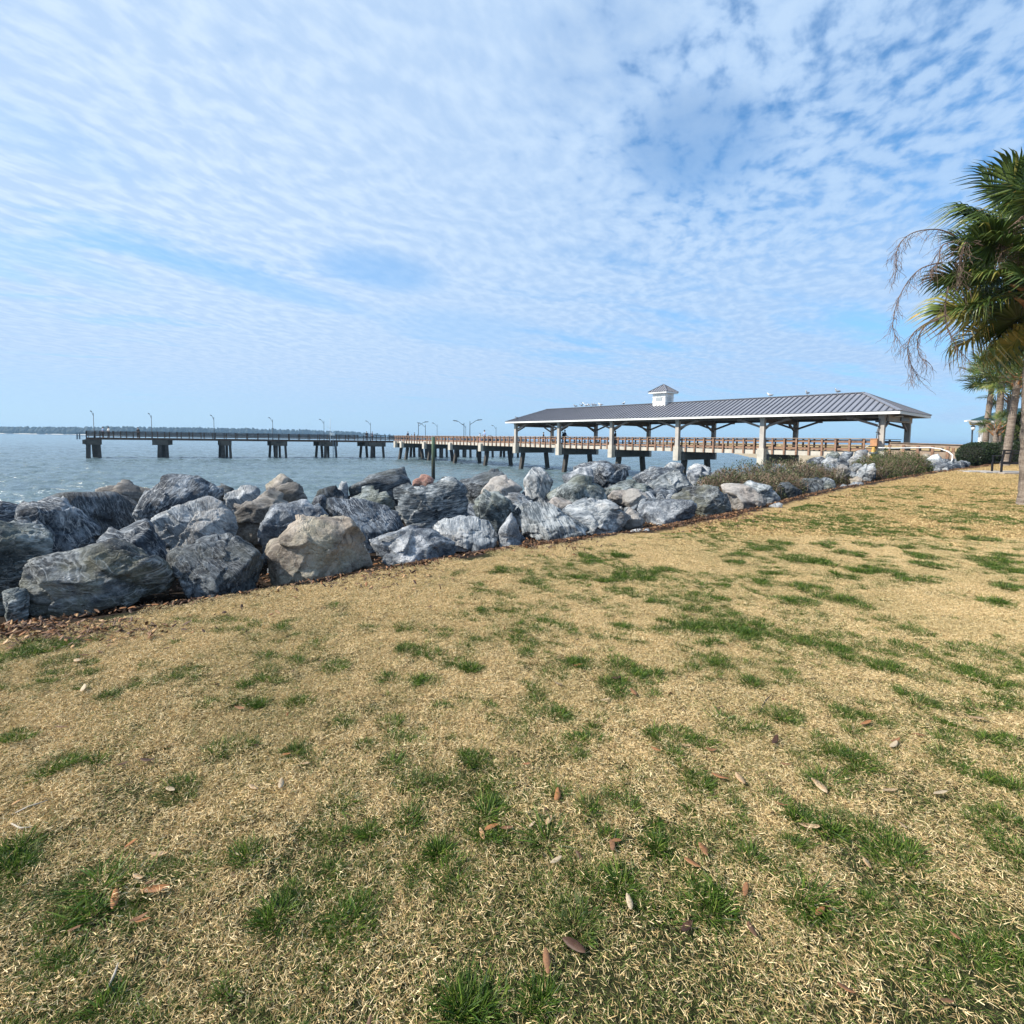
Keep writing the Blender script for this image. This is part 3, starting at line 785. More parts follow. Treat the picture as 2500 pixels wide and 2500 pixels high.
 (4,[(1525,215),(1570,195),(1690,190),(1720,215),(1680,235),(1540,238)],.4,'speck','flat grey slab under the pale domed boulder at the right end of the bank',5),
 (4,[(1600,236),(1622,226),(1645,232),(1640,242),(1605,243)],.1,'light','left of two white cobbles at the foot of the flat grey slab',4),
 (4,[(1655,234),(1680,224),(1700,232),(1695,240),(1660,241)],.1,'light','right of two white cobbles at the foot of the flat grey slab',4),
]
for i, (o_, poly, s, mt, lab, sub) in enumerate(ROCKS):
    rock(cr(o_, poly), s, mt, lab, 100 + i * 7, sub)
# rubble filling the bank between and behind the boulders
VV, FF, n = [], [], 0
V0, F0 = ico(3)
rng = np.random.default_rng(8)
for i in range(1500):
    t = rng.uniform(0, 1) ** 0.8 * 44 - 7
    x0 = np.interp(t, BND[1:16, 0], BND[1:16, 0]); y0 = np.interp(x0, BND[:, 0], BND[:, 1])
    k = np.searchsorted(BND[:, 0], x0); tg = BND[k] - BND[k - 1]; tg /= np.hypot(*tg)
    s = rng.uniform(0.9, 9.5)
    x, y = x0 - tg[1] * s, y0 + tg[0] * s
    if y < 0.5 or sdist([(x, y)])[0] < 0.7: continue
    r = rng.uniform(0.14, 0.36) * (1.3 if s > 4.5 else 1)
    v = V0 * (1 + 0.45 * fbm(V0 * 1.3 + rng.uniform(0, 99, 3), 2, i)[:, None])
    NPp = rng.normal(size=(7, 3)); NPp /= np.linalg.norm(NPp, axis=1)[:, None]
    for nn in NPp:
        dd = v @ nn; v = v - np.outer(np.maximum(dd - 0.62, 0), nn)
    v = v * r * rng.uniform(0.7, 1.2, 3)
    VV.append(v + (x, y, gz(x, y) + r * 0.1)); FF.append(F0 + n); n += len(V0)
tag(link('rubble', mesh_np('rubble', np.vstack(VV), np.vstack(FF), False), RM['blue']),
    'loose grey rubble filling the gaps of the bank down to the water', 'rubble', kind='stuff')

# ------------------------------------------------------------------ pier and pavilion
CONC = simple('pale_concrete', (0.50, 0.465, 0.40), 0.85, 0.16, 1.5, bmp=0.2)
CONC2 = simple('shaded_concrete', (0.10, 0.10, 0.098), 0.85, 0.25, 1.2, bmp=0.3)  # pile caps' shade put into the colour of a darker concrete
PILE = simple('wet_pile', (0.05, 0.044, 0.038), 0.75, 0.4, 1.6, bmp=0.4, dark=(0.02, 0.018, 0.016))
WOOD = simple('orange_timber', (0.27, 0.155, 0.10), 0.7, 0.35, 3.0, bmp=0.2, stretch=(1, 1, 3))
WOODTOP = simple('weathered_timber', (0.34, 0.255, 0.19), 0.75, 0.25, 2.0, bmp=0.2)
DWOOD = simple('dark_timber', (0.085, 0.052, 0.035), 0.8, 0.4, 2.0, bmp=0.2)
DCONC = simple('stained_concrete', (0.085, 0.075, 0.062), 0.85, 0.45, 1.0, bmp=0.3, dark=(0.03, 0.027, 0.024))
COLM = simple('column_paint', (0.43, 0.395, 0.36), 0.7, 0.12, 1.5)
BRACE = simple('brace_paint', (0.24, 0.19, 0.16), 0.7, 0.2, 3)
BEAM = simple('beam_timber', (0.12, 0.10, 0.085), 0.75, 0.25, 2.5)
WHITE = simple('white_paint', (0.80, 0.81, 0.80), 0.5, 0.05, 3)
ROOF = simple('grey_metal_roof', (0.285, 0.29, 0.325), 0.42, 0.10, 0.6, metal=0.35)
SEAMM = simple('shaded_seam_metal', (0.14, 0.145, 0.17), 0.42, 0.10, 2, metal=0.35)  # darker roof metal, the seams' shadow stripes put into its colour
LAMPM = simple('lamp_post_metal', (0.02, 0.03, 0.042), 0.45, 0.2, 5, metal=0.4)
LENS = simple('lamp_lens', (0.65, 0.68, 0.70), 0.3, 0.05, 5)
BLACK = simple('black_metal', (0.012, 0.012, 0.014), 0.4, 0.2, 8)

Dv = Vector((0.6396, -0.7687, 0)); Nv = Vector((0.7687, 0.6396, 0)); A0 = Vector((0.67, 70.0, 0)); BAY = 8.27
def pp(t, w, z): return A0 + Dv * t + Nv * w + Vector((0, 0, z))
DZ, SB, CB, RT = 1.0, 0.64, -0.2, 2.06       # deck top, slab bottom, cap bottom, rail top
PW = 6.3
pier = thing('fishing_pier', 'long concrete and timber pier running out over the water behind the boulders', 'pier', pp(0, 0, 0))
T0, T1 = -4.35 * BAY, 43.4
link('deck_slab', unit_box(CONC), None, pier, frame(pp(T0, PW/2, (DZ+SB)/2), pp(T1, PW/2, (DZ+SB)/2), PW, DZ-SB))
bents = [-4.3, -4, -3, -2, -1, 0, 1, 2, 3, 4]
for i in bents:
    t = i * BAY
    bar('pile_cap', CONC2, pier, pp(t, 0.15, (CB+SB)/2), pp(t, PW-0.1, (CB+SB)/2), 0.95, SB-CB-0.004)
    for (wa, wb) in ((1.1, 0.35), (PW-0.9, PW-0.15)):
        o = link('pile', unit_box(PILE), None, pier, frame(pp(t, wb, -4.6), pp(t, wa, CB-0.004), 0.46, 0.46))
    if i < 0:
        bar('cap_block', CONC, pier, pp(t-0.32, -0.12, 0.37), pp(t+0.32, -0.12, 0.37), 0.52, 1.18)
def rail_line(root, f, t0, t1, step, side, wood, boards, top, postbase, capm):
    n = int(round((t1 - t0) / step))
    for k in range(n + 1):
        t = t0 + (t1 - t0) * k / n
        bar('rail_post', wood, root, f(t, side[0], postbase), f(t, side[0], top - 0.045), 0.12, 0.12, up=Dv)
    seg = 8; nb = max(1, n // seg)
    for k in range(nb):
        a = t0 + (t1 - t0) * k / nb; b = t0 + (t1 - t0) * (k + 1) / nb
        bar('rail_cap', capm, root, f(a, side[0], top - 0.022), f(b, side[0], top - 0.022), 0.2, 0.044)
        for (z, h) in boards:
            bar('rail_board', wood, root, f(a, side[1], z), f(b, side[1], z), 0.045, h)
BRD = [(1.82, 0.2), (1.2, 0.18)]
for i in range(-5, 5):
    ta = max(T0, i * BAY + (0.3 if i > -5 else 0)); tb = (i + 1) * BAY - 0.3
    if tb - ta < 1: continue
    n = 8 if i > -5 else 3
    for side in ((-0.075, -0.075 + 0.09), (PW + 0.075, PW + 0.075 - 0.09)):
        for k in range(n):
            t = ta + (tb - ta) * (k + 0.5) / n
            bar('rail_post', WOOD, pier, pp(t, side[0], SB + 0.01), pp(t, side[0], RT - 0.046), 0.12, 0.13, up=Dv)
        bar('rail_cap', WOODTOP, pier, pp(ta - 0.3, side[0], RT - 0.022), pp(tb + 0.3, side[0], RT - 0.022), 0.22, 0.044)
        for z, h in BRD:
            bar('rail_board', WOOD, pier, pp(ta - 0.3, side[1], z), pp(tb + 0.3, side[1], z), 0.045, h)
    # bench down the middle of the deck
    if 0 <= i < 5:
        for w in (0.95, PW - 0.95):
            bar('deck_bench', DWOOD, pier, pp(ta + 0.8, w, 1.44), pp(tb - 0.8, w, 1.44), 0.36, 0.07)
            for t in (ta + 1.2, (ta + tb) / 2, tb - 1.2):
                bar('bench_leg', DWOOD, pier, pp(t, w, DZ + 0.003), pp(t, w, 1.403), 0.3, 0.12, up=Dv)

# ---- the cross head of the pier, dark timber
H0 = at(196, HZ(196), 82.5); H1 = at(905, HZ(905), 102.0)
hd = (H1 - H0); hd.z = 0; HL = hd.length; hd.normalize(); hn = Vector((-hd.y, hd.x, 0))
H0.z = 0
def hp(t, w, z): return H0 + hd * t + hn * w + Vector((0, 0, z))
def ht(px):
    k = hdir(px); return (k * H0.y - H0.x) / (hd.x - k * hd.y)
HEND = ht(1285)
head = thing('cross_pier', 'dark timber cross head of the pier with lamp posts, reaching left over the open water', 'pier', hp(HL/2, 0, 0))
hdz, hsb = 0.98, 0.66
tA, tB = ht(211), HEND
link('deck_slab', unit_box(DCONC), None, head, frame(hp(tA, 2.2, 0.80), hp(tB, 2.2, 0.80), 4.4, 0.28))
bar('edge_beam', DWOOD, head, hp(tA, -0.06, 0.80), hp(tB, -0.06, 0.80), 0.1, 0.36)
bar('edge_beam', DWOOD, head, hp(tA, 4.46, 0.84), hp(tB, 4.46, 0.84), 0.1, 0.26)
hb = [(189, 247), (372, 411), (527, 565), (652, 701), (769, 824), (880, 940), (1010, 1042), (1066, 1092), (1122, 1150), (1178, 1204), (1236, 1266)]
for a, b in hb:
    ta, tb = ht(a), ht(b)
    L = tb - ta
    if L > 2.4:
        bar('pile_cap', DCONC, head, hp(ta + L*0.35, -0.25, 0.22), hp(tb, -0.25, 0.22), 0.9, 0.82)
        bar('pile_cap', DCONC, head, hp(ta, 3.9, 0.22), hp(tb - L*0.45, 3.9, 0.22), 0.9, 0.82)
        bar('cap_block', DCONC, head, hp(ta + L*0.2, 1.9, 0.24), hp(ta + L*0.6, 1.9, 0.24), 4.0, 0.72)
    else:
        bar('pile_cap', DCONC, head, hp(ta, 1.8, 0.22), hp(tb, 1.8, 0.22), 4.4, 0.82)
    q = [(0.46, -0.25, 0.42, 0.5), (0.90, -0.25, 0.97, 0.4), (0.15, 3.7, 0.06, 0.45), (0.36, 3.7, 0.42, 0.45), (0.62, 2.0, 0.64, 0.4)]
    for fa, w, fb, s in q:
        link('pile', unit_box(PILE), None, head, frame(hp(ta + L*fb, w, -4.6), hp(ta + L*fa, w, -0.195), s, s))
for side, inn in ((-0.09, -0.02), (4.49, 4.42)):
    n = int((tB - tA) / 1.75)
    for k in range(n + 1):
        t = tA + (tB - tA) * k / n
        bar('rail_post', DWOOD, head, hp(t, side, 0.72), hp(t, side, 2.02), 0.12, 0.13, up=hd)
    for k in range(0, n, 4):
        a = tA + (tB - tA) * k / n; b = tA + (tB - tA) * min(n, k + 4) / n
        low = k in (24, 32)
        if low:
            b2 = a + (b - a) * 0.45
            for z in (1.24, 1.44, 1.64): bar('rail_board', DWOOD, head, hp(a, inn, z), hp(b, inn, z), 0.045, 0.11)
            bar('rail_cap', DWOOD, head, hp(a, side, 1.8), hp(b2, side, 1.8), 0.22, 0.05)
            bar('rail_cap', DWOOD, head, hp(b2, side, 2.045), hp(b, side, 2.045), 0.22, 0.05)
        else:
            for z in (1.24, 1.44, 1.64, 1.85): bar('rail_board', DWOOD, head, hp(a, inn, z), hp(b, inn, z), 0.045, 0.145)
            bar('rail_cap', DWOOD, head, hp(a, side, 2.045), hp(b, side, 2.045), 0.22, 0.05)
for z in (1.24, 1.44, 1.64, 1.85):
    bar('rail_board', DWOOD, head, hp(tA, -0.02, z), hp(tA, 4.42, z), 0.045, 0.11)
# landing guard at the left end
GUARD = simple('grey_guard_metal', (0.16, 0.20, 0.24), 0.5, 0.2, 4, metal=0.3)
ga, gb = ht(188), ht(210)
for t in (ga, gb):
    for w in (0.0, 1.2):
        bar('guard_post', GUARD, head, hp(t, w, 0.64), hp(t, w, 1.72), 0.10, 0.16 if t == ga else 0.07, up=hd)
for w in (0.0, 1.2):
    for z in (1.7, 1.2): bar('guard_rail', GUARD, head, hp(ga, w, z), hp(gb, w, z), 0.06, 0.06)
bar('ladder', GUARD, head, hp(ht(812), -0.85, -3.4), hp(ht(812), -0.85, 2.0), 0.10, 0.10, up=hd)
bar('ladder', GUARD, head, hp(ht(818), -0.85, -3.4), hp(ht(818), -0.85, 0.7), 0.10, 0.10, up=hd)
for z in np.arange(-2.4, 0.6, 0.6): bar('ladder_rung', GUARD, head, hp(ht(811), -0.85, z), hp(ht(819), -0.85, z), 0.05, 0.05)

# tide gauge mast on the head
wm = thing('weather_mast', 'white weather station mast with antenna and box on the pier head railing', 'weather station', hp(ht(806), -0.2, 2.07))
mb = MB(); mb.tube([hp(ht(806), -0.2, 0.2), hp(ht(806), -0.2, 3.4)], 0.06, 8); mb.build('mast', WHITE, wm, M=Matrix.Identity(4))
mb = MB(); mb.tube([hp(ht(806), -0.2, 3.4), hp(ht(806), -0.2, 5.1)], 0.03, 6); mb.build('antenna', WHITE, wm, M=Matrix.Identity(4))
mb = MB(); mb.tube([hp(ht(806), -0.2, 3.05), hp(ht(797), -0.2, 3.7)], 0.025, 6); mb.build('boom', WHITE, wm, M=Matrix.Identity(4))
bar('instrument_box', WHITE, wm, hp(ht(808), -0.4, 2.15), hp(ht(816), -0.4, 2.15), 0.3, 0.55)
bar('sensor_arm', WHITE, wm, hp(ht(800), -0.2, 2.75), hp(ht(816), -0.2, 2.75), 0.08, 0.10)

# lamp posts
def lamp(px, base, topz, armdir, armlen, label, grp, r=0.05, globe=False):
    armlen *= 0.85
    t = thing('pier_lamp', label, 'lamp post', base, grp)
    zb = base.z
    mb = MB(); mb.tube([base, base + Vector((0, 0, 0.25)), base + Vector((0, 0, 0.26)), Vector((base.x, base.y, topz - 0.25))], [r*1.6, r*1.6, r, r*0.75], 8)
    mb.build('pole', LAMPM, t, True, Matrix.Identity(4))
    a = Vector(armdir).normalized()
    p = Vector((base.x, base.y, 0))
    mb = MB(); mb.tube([p + Vector((0,0,topz-0.75)), p + a*armlen*0.3 + Vector((0,0,topz-0.42)), p + a*armlen*0.55 + Vector((0,0,topz-0.1)), p + a*armlen*0.85 + Vector((0,0,topz))], [r*0.6]*4, 6)
    mb.build('arm', LAMPM, t, True, Matrix.Identity(4))
    hd_ = bar('lamp_head', LAMPM, t, p + a*armlen*0.72 + Vector((0,0,topz+0.03)), p + a*armlen*1.1 + Vector((0,0,topz+0.08)), 0.2, 0.09)
    bar('lens', LENS, hd_, p + a*armlen*0.8 + Vector((0,0,topz-0.055)), p + a*armlen*1.05 + Vector((0,0,topz-0.02)), 0.2, 0.05)
    return t
gl = 'lamp posts along the pier'
for px, tp, al, lab in ((230, 1005, .45, 'leftmost lamp post on the pier, above the pier head end with the two anglers'), (371, 1011, .5, 'second lamp post from the left end of the pier'),
                    (523, 1015, .6, 'third lamp post from the left end of the pier'), (666, 1021, .75, 'fourth lamp post from the left end of the pier'),
                    (791, 1025, .95, 'lamp post just left of the white weather mast on the pier'), (904.5, 1029, 1.05, 'lamp post between the two dark anglers near the corner of the pier'),
                    (1082, 1034, 1.2, 'lone short lamp post left of the two facing tall ones'), (1154, 1037, 1.0, 'short lamp post half hidden behind the tall right pointing one'),
                    (1230, 1040, 1.2, 'lamp post just left of the pavilion roof'), (1283, 1040, .5, 'lamp post seen through the first bay of the pavilion')):
    b0 = hp(ht(px), -0.1 if px < 940 else 4.4, 0.95)
    zt = EYE + (HZ(px) - tp) * b0.y / FPX
    lamp(px, b0, zt, -hd + hn * 0.35 if px < 1000 else -hd, al, lab, gl)
def pt(px, w):
    k = hdir(px); q = A0 + Nv * w
    return (k * q.y - q.x) / (Dv.x - k * Dv.y)
for px, w, tp, sg, al, lab in ((1021.5, 0.1, 1030, 1, 2.1, 'tall lamp post with its arm to the right, left one of the crossing pair'), (1038.5, PW-.1, 1034, -1, 1.9, 'tall lamp post with its arm to the left, right one of the crossing pair'),
                         (1132.5, PW-.1, 1029, -1, 2.4, 'tall lamp post with its arm to the left, left one of the facing pair'), (1147, 0.1, 1025, 1, 2.4, 'tall lamp post with its arm to the right, right one of the facing pair')):
    b0 = pp(pt(px, w), w, DZ)
    lamp(px, b0, EYE + (HZ(px) - tp) * b0.y / FPX, Nv * sg, al, lab, gl, 0.06)

# ---- pavilion
pav = thing('pavilion', 'long open pavilion with grey standing seam roof and white fascia over the pier', 'pavilion', pp(20.7, PW/2, DZ))
for i in range(6):
    t = i * BAY + (0.35 if i == 5 else 0)
    for w, sg in ((-0.27, -1), (PW + 0.27, 1)):
        bar('plinth', CONC, pav, pp(t, w - 0.0, CB - 0.05), pp(t, w, DZ + 0.14), 0.60, 0.56, up=Dv)
        bar('column', COLM, pav, pp(t, w, DZ + 0.142), pp(t, w, 3.60), 0.37, 0.37, up=Dv)
        bar('column_head', COLM, pav, pp(t, w, 3.602), pp(t, w, 3.86), 0.43, 0.43, up=Dv)
    bar('tie_beam', BEAM, pav, pp(t, 0.0, 3.6), pp(t, PW, 3.6), 0.26, 0.5)
    for sg, w0 in ((1, 0.0), (-1, PW)):
        bar('knee_brace', BRACE, pav, pp(t, w0, 2.75), pp(t, w0 + sg * 1.25, 3.34), 0.14, 0.16)
for w in (-0.27, PW + 0.27):
    bar('eave_beam', BEAM, pav, pp(-0.2, w, 3.745), pp(41.9, w, 3.745), 0.22, 0.24)
    for i in range(6):
        t = i * BAY + (0.35 if i == 5 else 0)
        for sg in (-1, 1):
            if (i == 0 and sg < 0) or (i == 5 and sg > 0): continue
            bar('knee_brace', BRACE, pav, pp(t + sg*0.2, w, 2.98), pp(t + sg*2.0, w, 3.62), 0.15, 0.17)
            bar('brace_shoe', BRACE, pav, pp(t + sg*1.85, w, 3.60), pp(t + sg*2.25, w, 3.60), 0.24, 0.2)
bar('tie_beam', COLM, pav, pp(41.98, -0.0, 3.6), pp(41.98, PW, 3.6), 0.12, 0.5)
EA, EB, RA, RB = -1.2, 42.95, 2.5, 39.4
WA, WB, WC = -1.2, PW + 1.2, PW / 2
EZ, RZ = 3.98, 5.74
link('soffit', unit_box(BEAM), None, pav, frame(pp(EA+.1, WC, EZ-.14), pp(EB-.1, WC, EZ-.14), WB-WA-.2, 0.04))
for t in np.arange(2.0, 42, 2.07):
    bar('rafter', BEAM, pav, pp(t, 0.1, 3.79), pp(t, PW-0.1, 3.79), 0.12, 0.09)
roof = MB()
roof.add([pp(EA, WA, EZ-.03), pp(EB, WA, EZ-.03), pp(EB, WB, EZ-.03), pp(EA, WB, EZ-.03), pp(RA, WC, RZ-.04), pp(RB, WC, RZ-.04)],
         [(0, 1, 5, 4), (2, 3, 4, 5), (1, 2, 5), (3, 0, 4), (3, 2, 1, 0)])
roof = roof.build('roof', ROOF, pav, M=Matrix.Identity(4))
roof_w = roof
def panel(p0, p1, q0, q1, up):
    """one roof pan between eave points p0, p1 and top points q0, q1 with a raised seam along p0-q0"""
    mb = MB(); th = up * 0.02
    P_ = [p0 + th, p1 + th, q1 + th, q0 + th, p0, p1, q1, q0]
    mb.add(P_, [(0,1,2,3), (4,5,1,0), (5,6,2,1), (7,4,0,3)])
    o = mb.build('roof_panel', ROOF, roof, M=Matrix.Identity(4))
    L = (q0 - p0).length
    if L > 0.2:
        bar('roof_seam', SEAMM, roof, p0 + up * 0.045, q0 + up * 0.045, 0.075, 0.10, up=up)
def slope(e0, e1, r0, r1, n):
    """e0-e1 eave ends, r0-r1 ridge ends (r0==r1 for a hip end)"""
    nrm = (e1 - e0).cross(r0 - e0).normalized()
    if nrm.z < 0: nrm = -nrm
    L = (e1 - e0).length; x = (e1 - e0) / L
    a0 = (r0 - e0).dot(x); a1 = (r1 - e0).dot(x); rise = (r0 - e0) - x * a0
    def top(s):
        f = min(1.0, s / max(a0, 1e-6), (L - s) / max(L - a1, 1e-6)); return e0 + x * s + rise * max(f, 0)
    cuts = sorted(set([L * k / n for k in range(n + 1)]))
    for s0, s1 in zip(cuts[:-1], cuts[1:]):
        panel(e0 + x * s0, e0 + x * s1, top(s0), top(s1), nrm)
slope(pp(EA, WA, EZ), pp(EB, WA, EZ), pp(RA, WC, RZ), pp(RB, WC, RZ), 100)
slope(pp(EB, WB, EZ), pp(EA, WB, EZ), pp(RB, WC, RZ), pp(RA, WC, RZ), 50)
slope(pp(EB, WA, EZ), pp(EB, WB, EZ), pp(RB, WC, RZ), pp(RB, WC, RZ), 20)
slope(pp(EA, WB, EZ), pp(EA, WA, EZ), pp(RA, WC, RZ), pp(RA, WC, RZ), 20)
bar('ridge_cap', SEAMM, roof, pp(RA-.1, WC, RZ+.05), pp(RB+.1, WC, RZ+.05), 0.34, 0.07)
for e, r_ in ((pp(EB, WA, EZ), pp(RB, WC, RZ)), (pp(EB, WB, EZ), pp(RB, WC, RZ)), (pp(EA, WA, EZ), pp(RA, WC, RZ)), (pp(EA, WB, EZ), pp(RA, WC, RZ))):
    bar('hip_cap', ROOF, roof, e + Vector((0, 0, .06)), r_ + Vector((0, 0, .06)), 0.30, 0.06)
for a, b in (((EA, WA), (EB, WA)), ((EB, WA), (EB, WB)), ((EB, WB), (EA, WB)), ((EA, WB), (EA, WA))):
    bar('fascia', WHITE, pav, pp(a[0], a[1], EZ - 0.09), pp(b[0], b[1], EZ - 0.09), 0.05, 0.19)
    bar('drip_edge', SEAMM, pav, pp(a[0], a[1], EZ + 0.03), pp(b[0], b[1], EZ + 0.03), 0.09, 0.045)
# cupola
cup = MB(); ct, cs = 20.7, 0.78
c0, cz = pp(ct, WC, 0), 6.86
def cbox(w, z0, z1): 
    return frame(pp(ct - w, WC, (z0+z1)/2), pp(ct + w, WC, (z0+z1)/2), 2*w, z1 - z0)
cup.box(cbox(cs, 5.2, 6.86)); cupo = cup.build('cupola', WHITE, pav, M=Matrix.Identity(4))
link('band', unit_box(WHITE), None, cupo, cbox(cs + .05, 5.82, 5.92))
link('band', unit_box(WHITE), None, cupo, cbox(cs + .05, 6.36, 6.42))
link('cornice', unit_box(WHITE), None, cupo, cbox(cs + .34, 6.78, 6.93))
LOUV = simple('louvre_grey', (0.50, 0.54, 0.57), 0.6, 0.08, 3)
for side in ('w', 't'):
    for k in range(7):
        z = 5.98 + k * 0.085
        hw = 0.42 if k < 5 else (0.36 if k == 5 else 0.24)
        if side == 'w':
            bar('louvre', LOUV, cupo, pp(ct - hw, WC - cs - 0.02, z), pp(ct + hw, WC - cs - 0.02, z), 0.05, 0.035)
        else:
            bar('louvre', LOUV, cupo, pp(ct + cs + 0.02, WC - hw, z), pp(ct + cs + 0.02, WC + hw, z), 0.05, 0.035)
hw = 1.17; ez, pz = 6.94, 7.80
cr4 = [(-hw, -hw), (hw, -hw), (hw, hw), (-hw, hw)]
ap = pp(ct, WC, pz)
mb = MB(); mb.add([pp(ct + a, WC + b, ez) for a, b in cr4] + [ap], [(0,1,4), (1,2,4), (2,3,4), (3,0,4), (3,2,1,0)])
croof = mb.build('cupola_roof', ROOF, pav, M=Matrix.Identity(4))
for k in range(4):
    a = Vector(pp(ct + cr4[k][0], WC + cr4[k][1], ez)); b = Vector(pp(ct + cr4[(k+1) % 4][0], WC + cr4[(k+1) % 4][1], ez))
    nrm = (b - a).cross(ap - a).normalized(); nrm = nrm if nrm.z > 0 else -nrm
    for j in range(1, 8):
        f = j / 8; s = a.lerp(b, f); tp = 1 - abs(2 * f - 1); mid = (a + b) / 2
        e = s + (ap - mid) * tp * 0.99
        if (e - s).length > 0.1: bar('roof_seam', SEAMM, croof, s + nrm*.02, e + nrm*.02, 0.05, 0.06, up=nrm)
    bar('hip_cap', ROOF, croof, a + Vector((0,0,.03)), ap + Vector((0,0,.03)), 0.12, 0.05)
# sign board, dish lamp, meter box and conduit at the near end
bar('sign_board', BLACK, pav, pp(42.10, 2.8, 3.62), pp(42.10, 5.0, 3.62), 0.06, 0.34)
SIGNL = simple('sign_letters', (0.10, 0.10, 0.10), 0.6, 0.1, 4)
mb = MB(); mb.tube([pp(42.3, 1.2, 3.84), pp(42.3, 1.2, 3.80), pp(42.3, 1.2, 3.74), pp(42.3, 1.2, 3.68)], [0.05, 0.12, 0.3, 0.32], 16)
mb.build('dish_lamp', WHITE, pav, True, Matrix.Identity(4))
ORB = simple('rusty_box_paint', (0.46, 0.23, 0.11), 0.6, 0.2, 4)
YEL = simple('yellow_fitting', (0.50, 0.30, 0.06), 0.55, 0.2, 5)
mbx = thing('meter_box', 'orange brown electric box on the near end column of the pavilion', 'electric box', pp(41.2, -0.75, 1.75))
bar('box', ORB, mbx, pp(41.2, -0.8, 1.75), pp(41.62, -0.8, 1.75), 0.28, 0.52)
bar('box_lid', ORB, mbx, pp(41.16, -0.8, 2.03), pp(41.66, -0.8, 2.03), 0.34, 0.04)
mb = MB(); mb.tube([pp(41.5, -0.66, 2.0), pp(41.5, -0.56, 2.6), pp(41.62, -0.54, 3.5)], 0.035, 6); mb.build('conduit', GUARD, mbx, True, Matrix.Identity(4))
for z in (2.5, 2.95, 3.3): bar('conduit_clip', BLACK, mbx, pp(41.42, -0.54, z), pp(41.6, -0.54, z), 0.12, 0.07)
yf = thing('hose_stand', 'yellow pipe stand with coiled hose under the orange brown electric box', 'pipe stand', pp(41.4, -0.8, 0.5))
mb = MB(); mb.tube([pp(41.4, -0.8, 0.45), pp(41.4, -0.8, 0.8), pp(41.4, -0.8, 0.85), pp(41.4, -0.8, 1.3), pp(41.4, -0.8, 1.46)], [0.20, 0.20, 0.15, 0.12, 0.08], 12)
mb.build('stand', YEL, yf, True, Matrix.Identity(4))
mb = MB(); mb.tube([pp(41.4, -0.8, 0.9) + Vector((math.cos(a)*.24, math.sin(a)*.24, a*0.008)) for a in np.linspace(0, 18, 60)], 0.025, 6)
mb.build('hose', GUARD, yf, True, Matrix.Identity(4))
mb = MB(); mb.tube([pp(41.1, -0.85, 1.5), pp(40.9, -0.9, 1.4), pp(40.95, -0.9, 1.15), pp(41.05, -0.9, 0.95)], 0.035, 6); mb.build('loop', WHITE, yf, True, Matrix.Identity(4))

# ---- timber walkway from the pavilion down to the lawn, and the white handrail in front of it
ramp_t = thing('walkway_rail', 'weathered timber guard rail falling to the right from the pavilion to the hedge', 'railing', pp(43.5, 0, 0.9))
def rp(f, w=0.0, dz=0.0):
    a, b = pp(42.2, -0.1 + w, 0), at(2362, 1085, 34.5 + w); b.z = 0
    q = a.lerp(b, f); q.z = 1.72 * (1 - f) + 1.62 * f + dz; return q
R_end = 1.15
for w in (0.0, 5.2):
    bar('top_board', WOODTOP, ramp_t, rp(0, w, -0.08), rp(R_end, w, -0.08), 0.05, 0.24)
    bar('cap_board', WOODTOP, ramp_t, rp(0, w, 0.05), rp(R_end, w, 0.05), 0.2, 0.04)
    bar('bottom_board', WOODTOP, ramp_t, rp(0, w, -0.75), rp(R_end, w, -0.75), 0.05, 0.5)
    for k in range(7):
        p = rp(R_end * k / 6, w); bar('post', WOOD, ramp_t, Vector((p.x, p.y, 0.1)), Vector((p.x, p.y, p.z - 0.1)), 0.16, 0.16, up=Dv)
link('walkway_deck', unit_box(DWOOD), None, ramp_t, frame(rp(0, 2.6, -0.98), rp(R_end, 2.6, -0.98), 5.0, 0.12))
mb = MB()
hpn = [at(2145, 1093, 33.5), at(2180, 1094.5, 33.3), at(2230, 1093.5, 33.0), at(2270, 1093, 32.6), at(2298, 1096.5, 32.2), at(2316, 1103, 31.8), at(2326, 1112, 31.5), at(2325, 1121, 31.3), at(2322, 1129, 31.2)]
mb.tube(hpn, 0.036, 8)
tag(mb.build('pipe_handrail', WHITE, None, True), 'white pipe handrail bending down to the ground beside the walkway', 'handrail')

# green mooring post
mb = MB(); b0 = at(1058, HZ(1058), 50.0)
mb.tube([(b0.x + .02, b0.y, -4.8), (b0.x, b0.y, -1.0), (b0.x, b0.y, 1.7), (b0.x, b0.y, 1.74)], [0.185, 0.175, 0.17, 0.1], 14)
m, nt, b = new_mat('algae_post')
sp = nt.nodes.new('ShaderNodeSeparateXYZ'); nt.links.new(geopos(nt), sp.inputs[0])
hz_ = mth(nt, 'ADD', sp.outputs[2], mth(nt, 'MULTIPLY', noise(nt, geopos(nt), 3, 4, 0.6), 0.8))
c = ramp(nt, mth(nt, 'MULTIPLY', mth(nt, 'ADD', hz_, 3.0), 0.2), [(0.3, (0.012, 0.012, 0.010)), (0.55, (0.035, 0.04, 0.022)), (0.75, (0.045, 0.08, 0.045)), (0.95, (0.06, 0.11, 0.065))])
nt.links.new(c, b.inputs['Base Color']); b.inputs['Roughness'].default_value = 0.8
tag(mb.build('mooring_post', m, None, True), 'single green topped wooden post standing in the water before the pier', 'post')

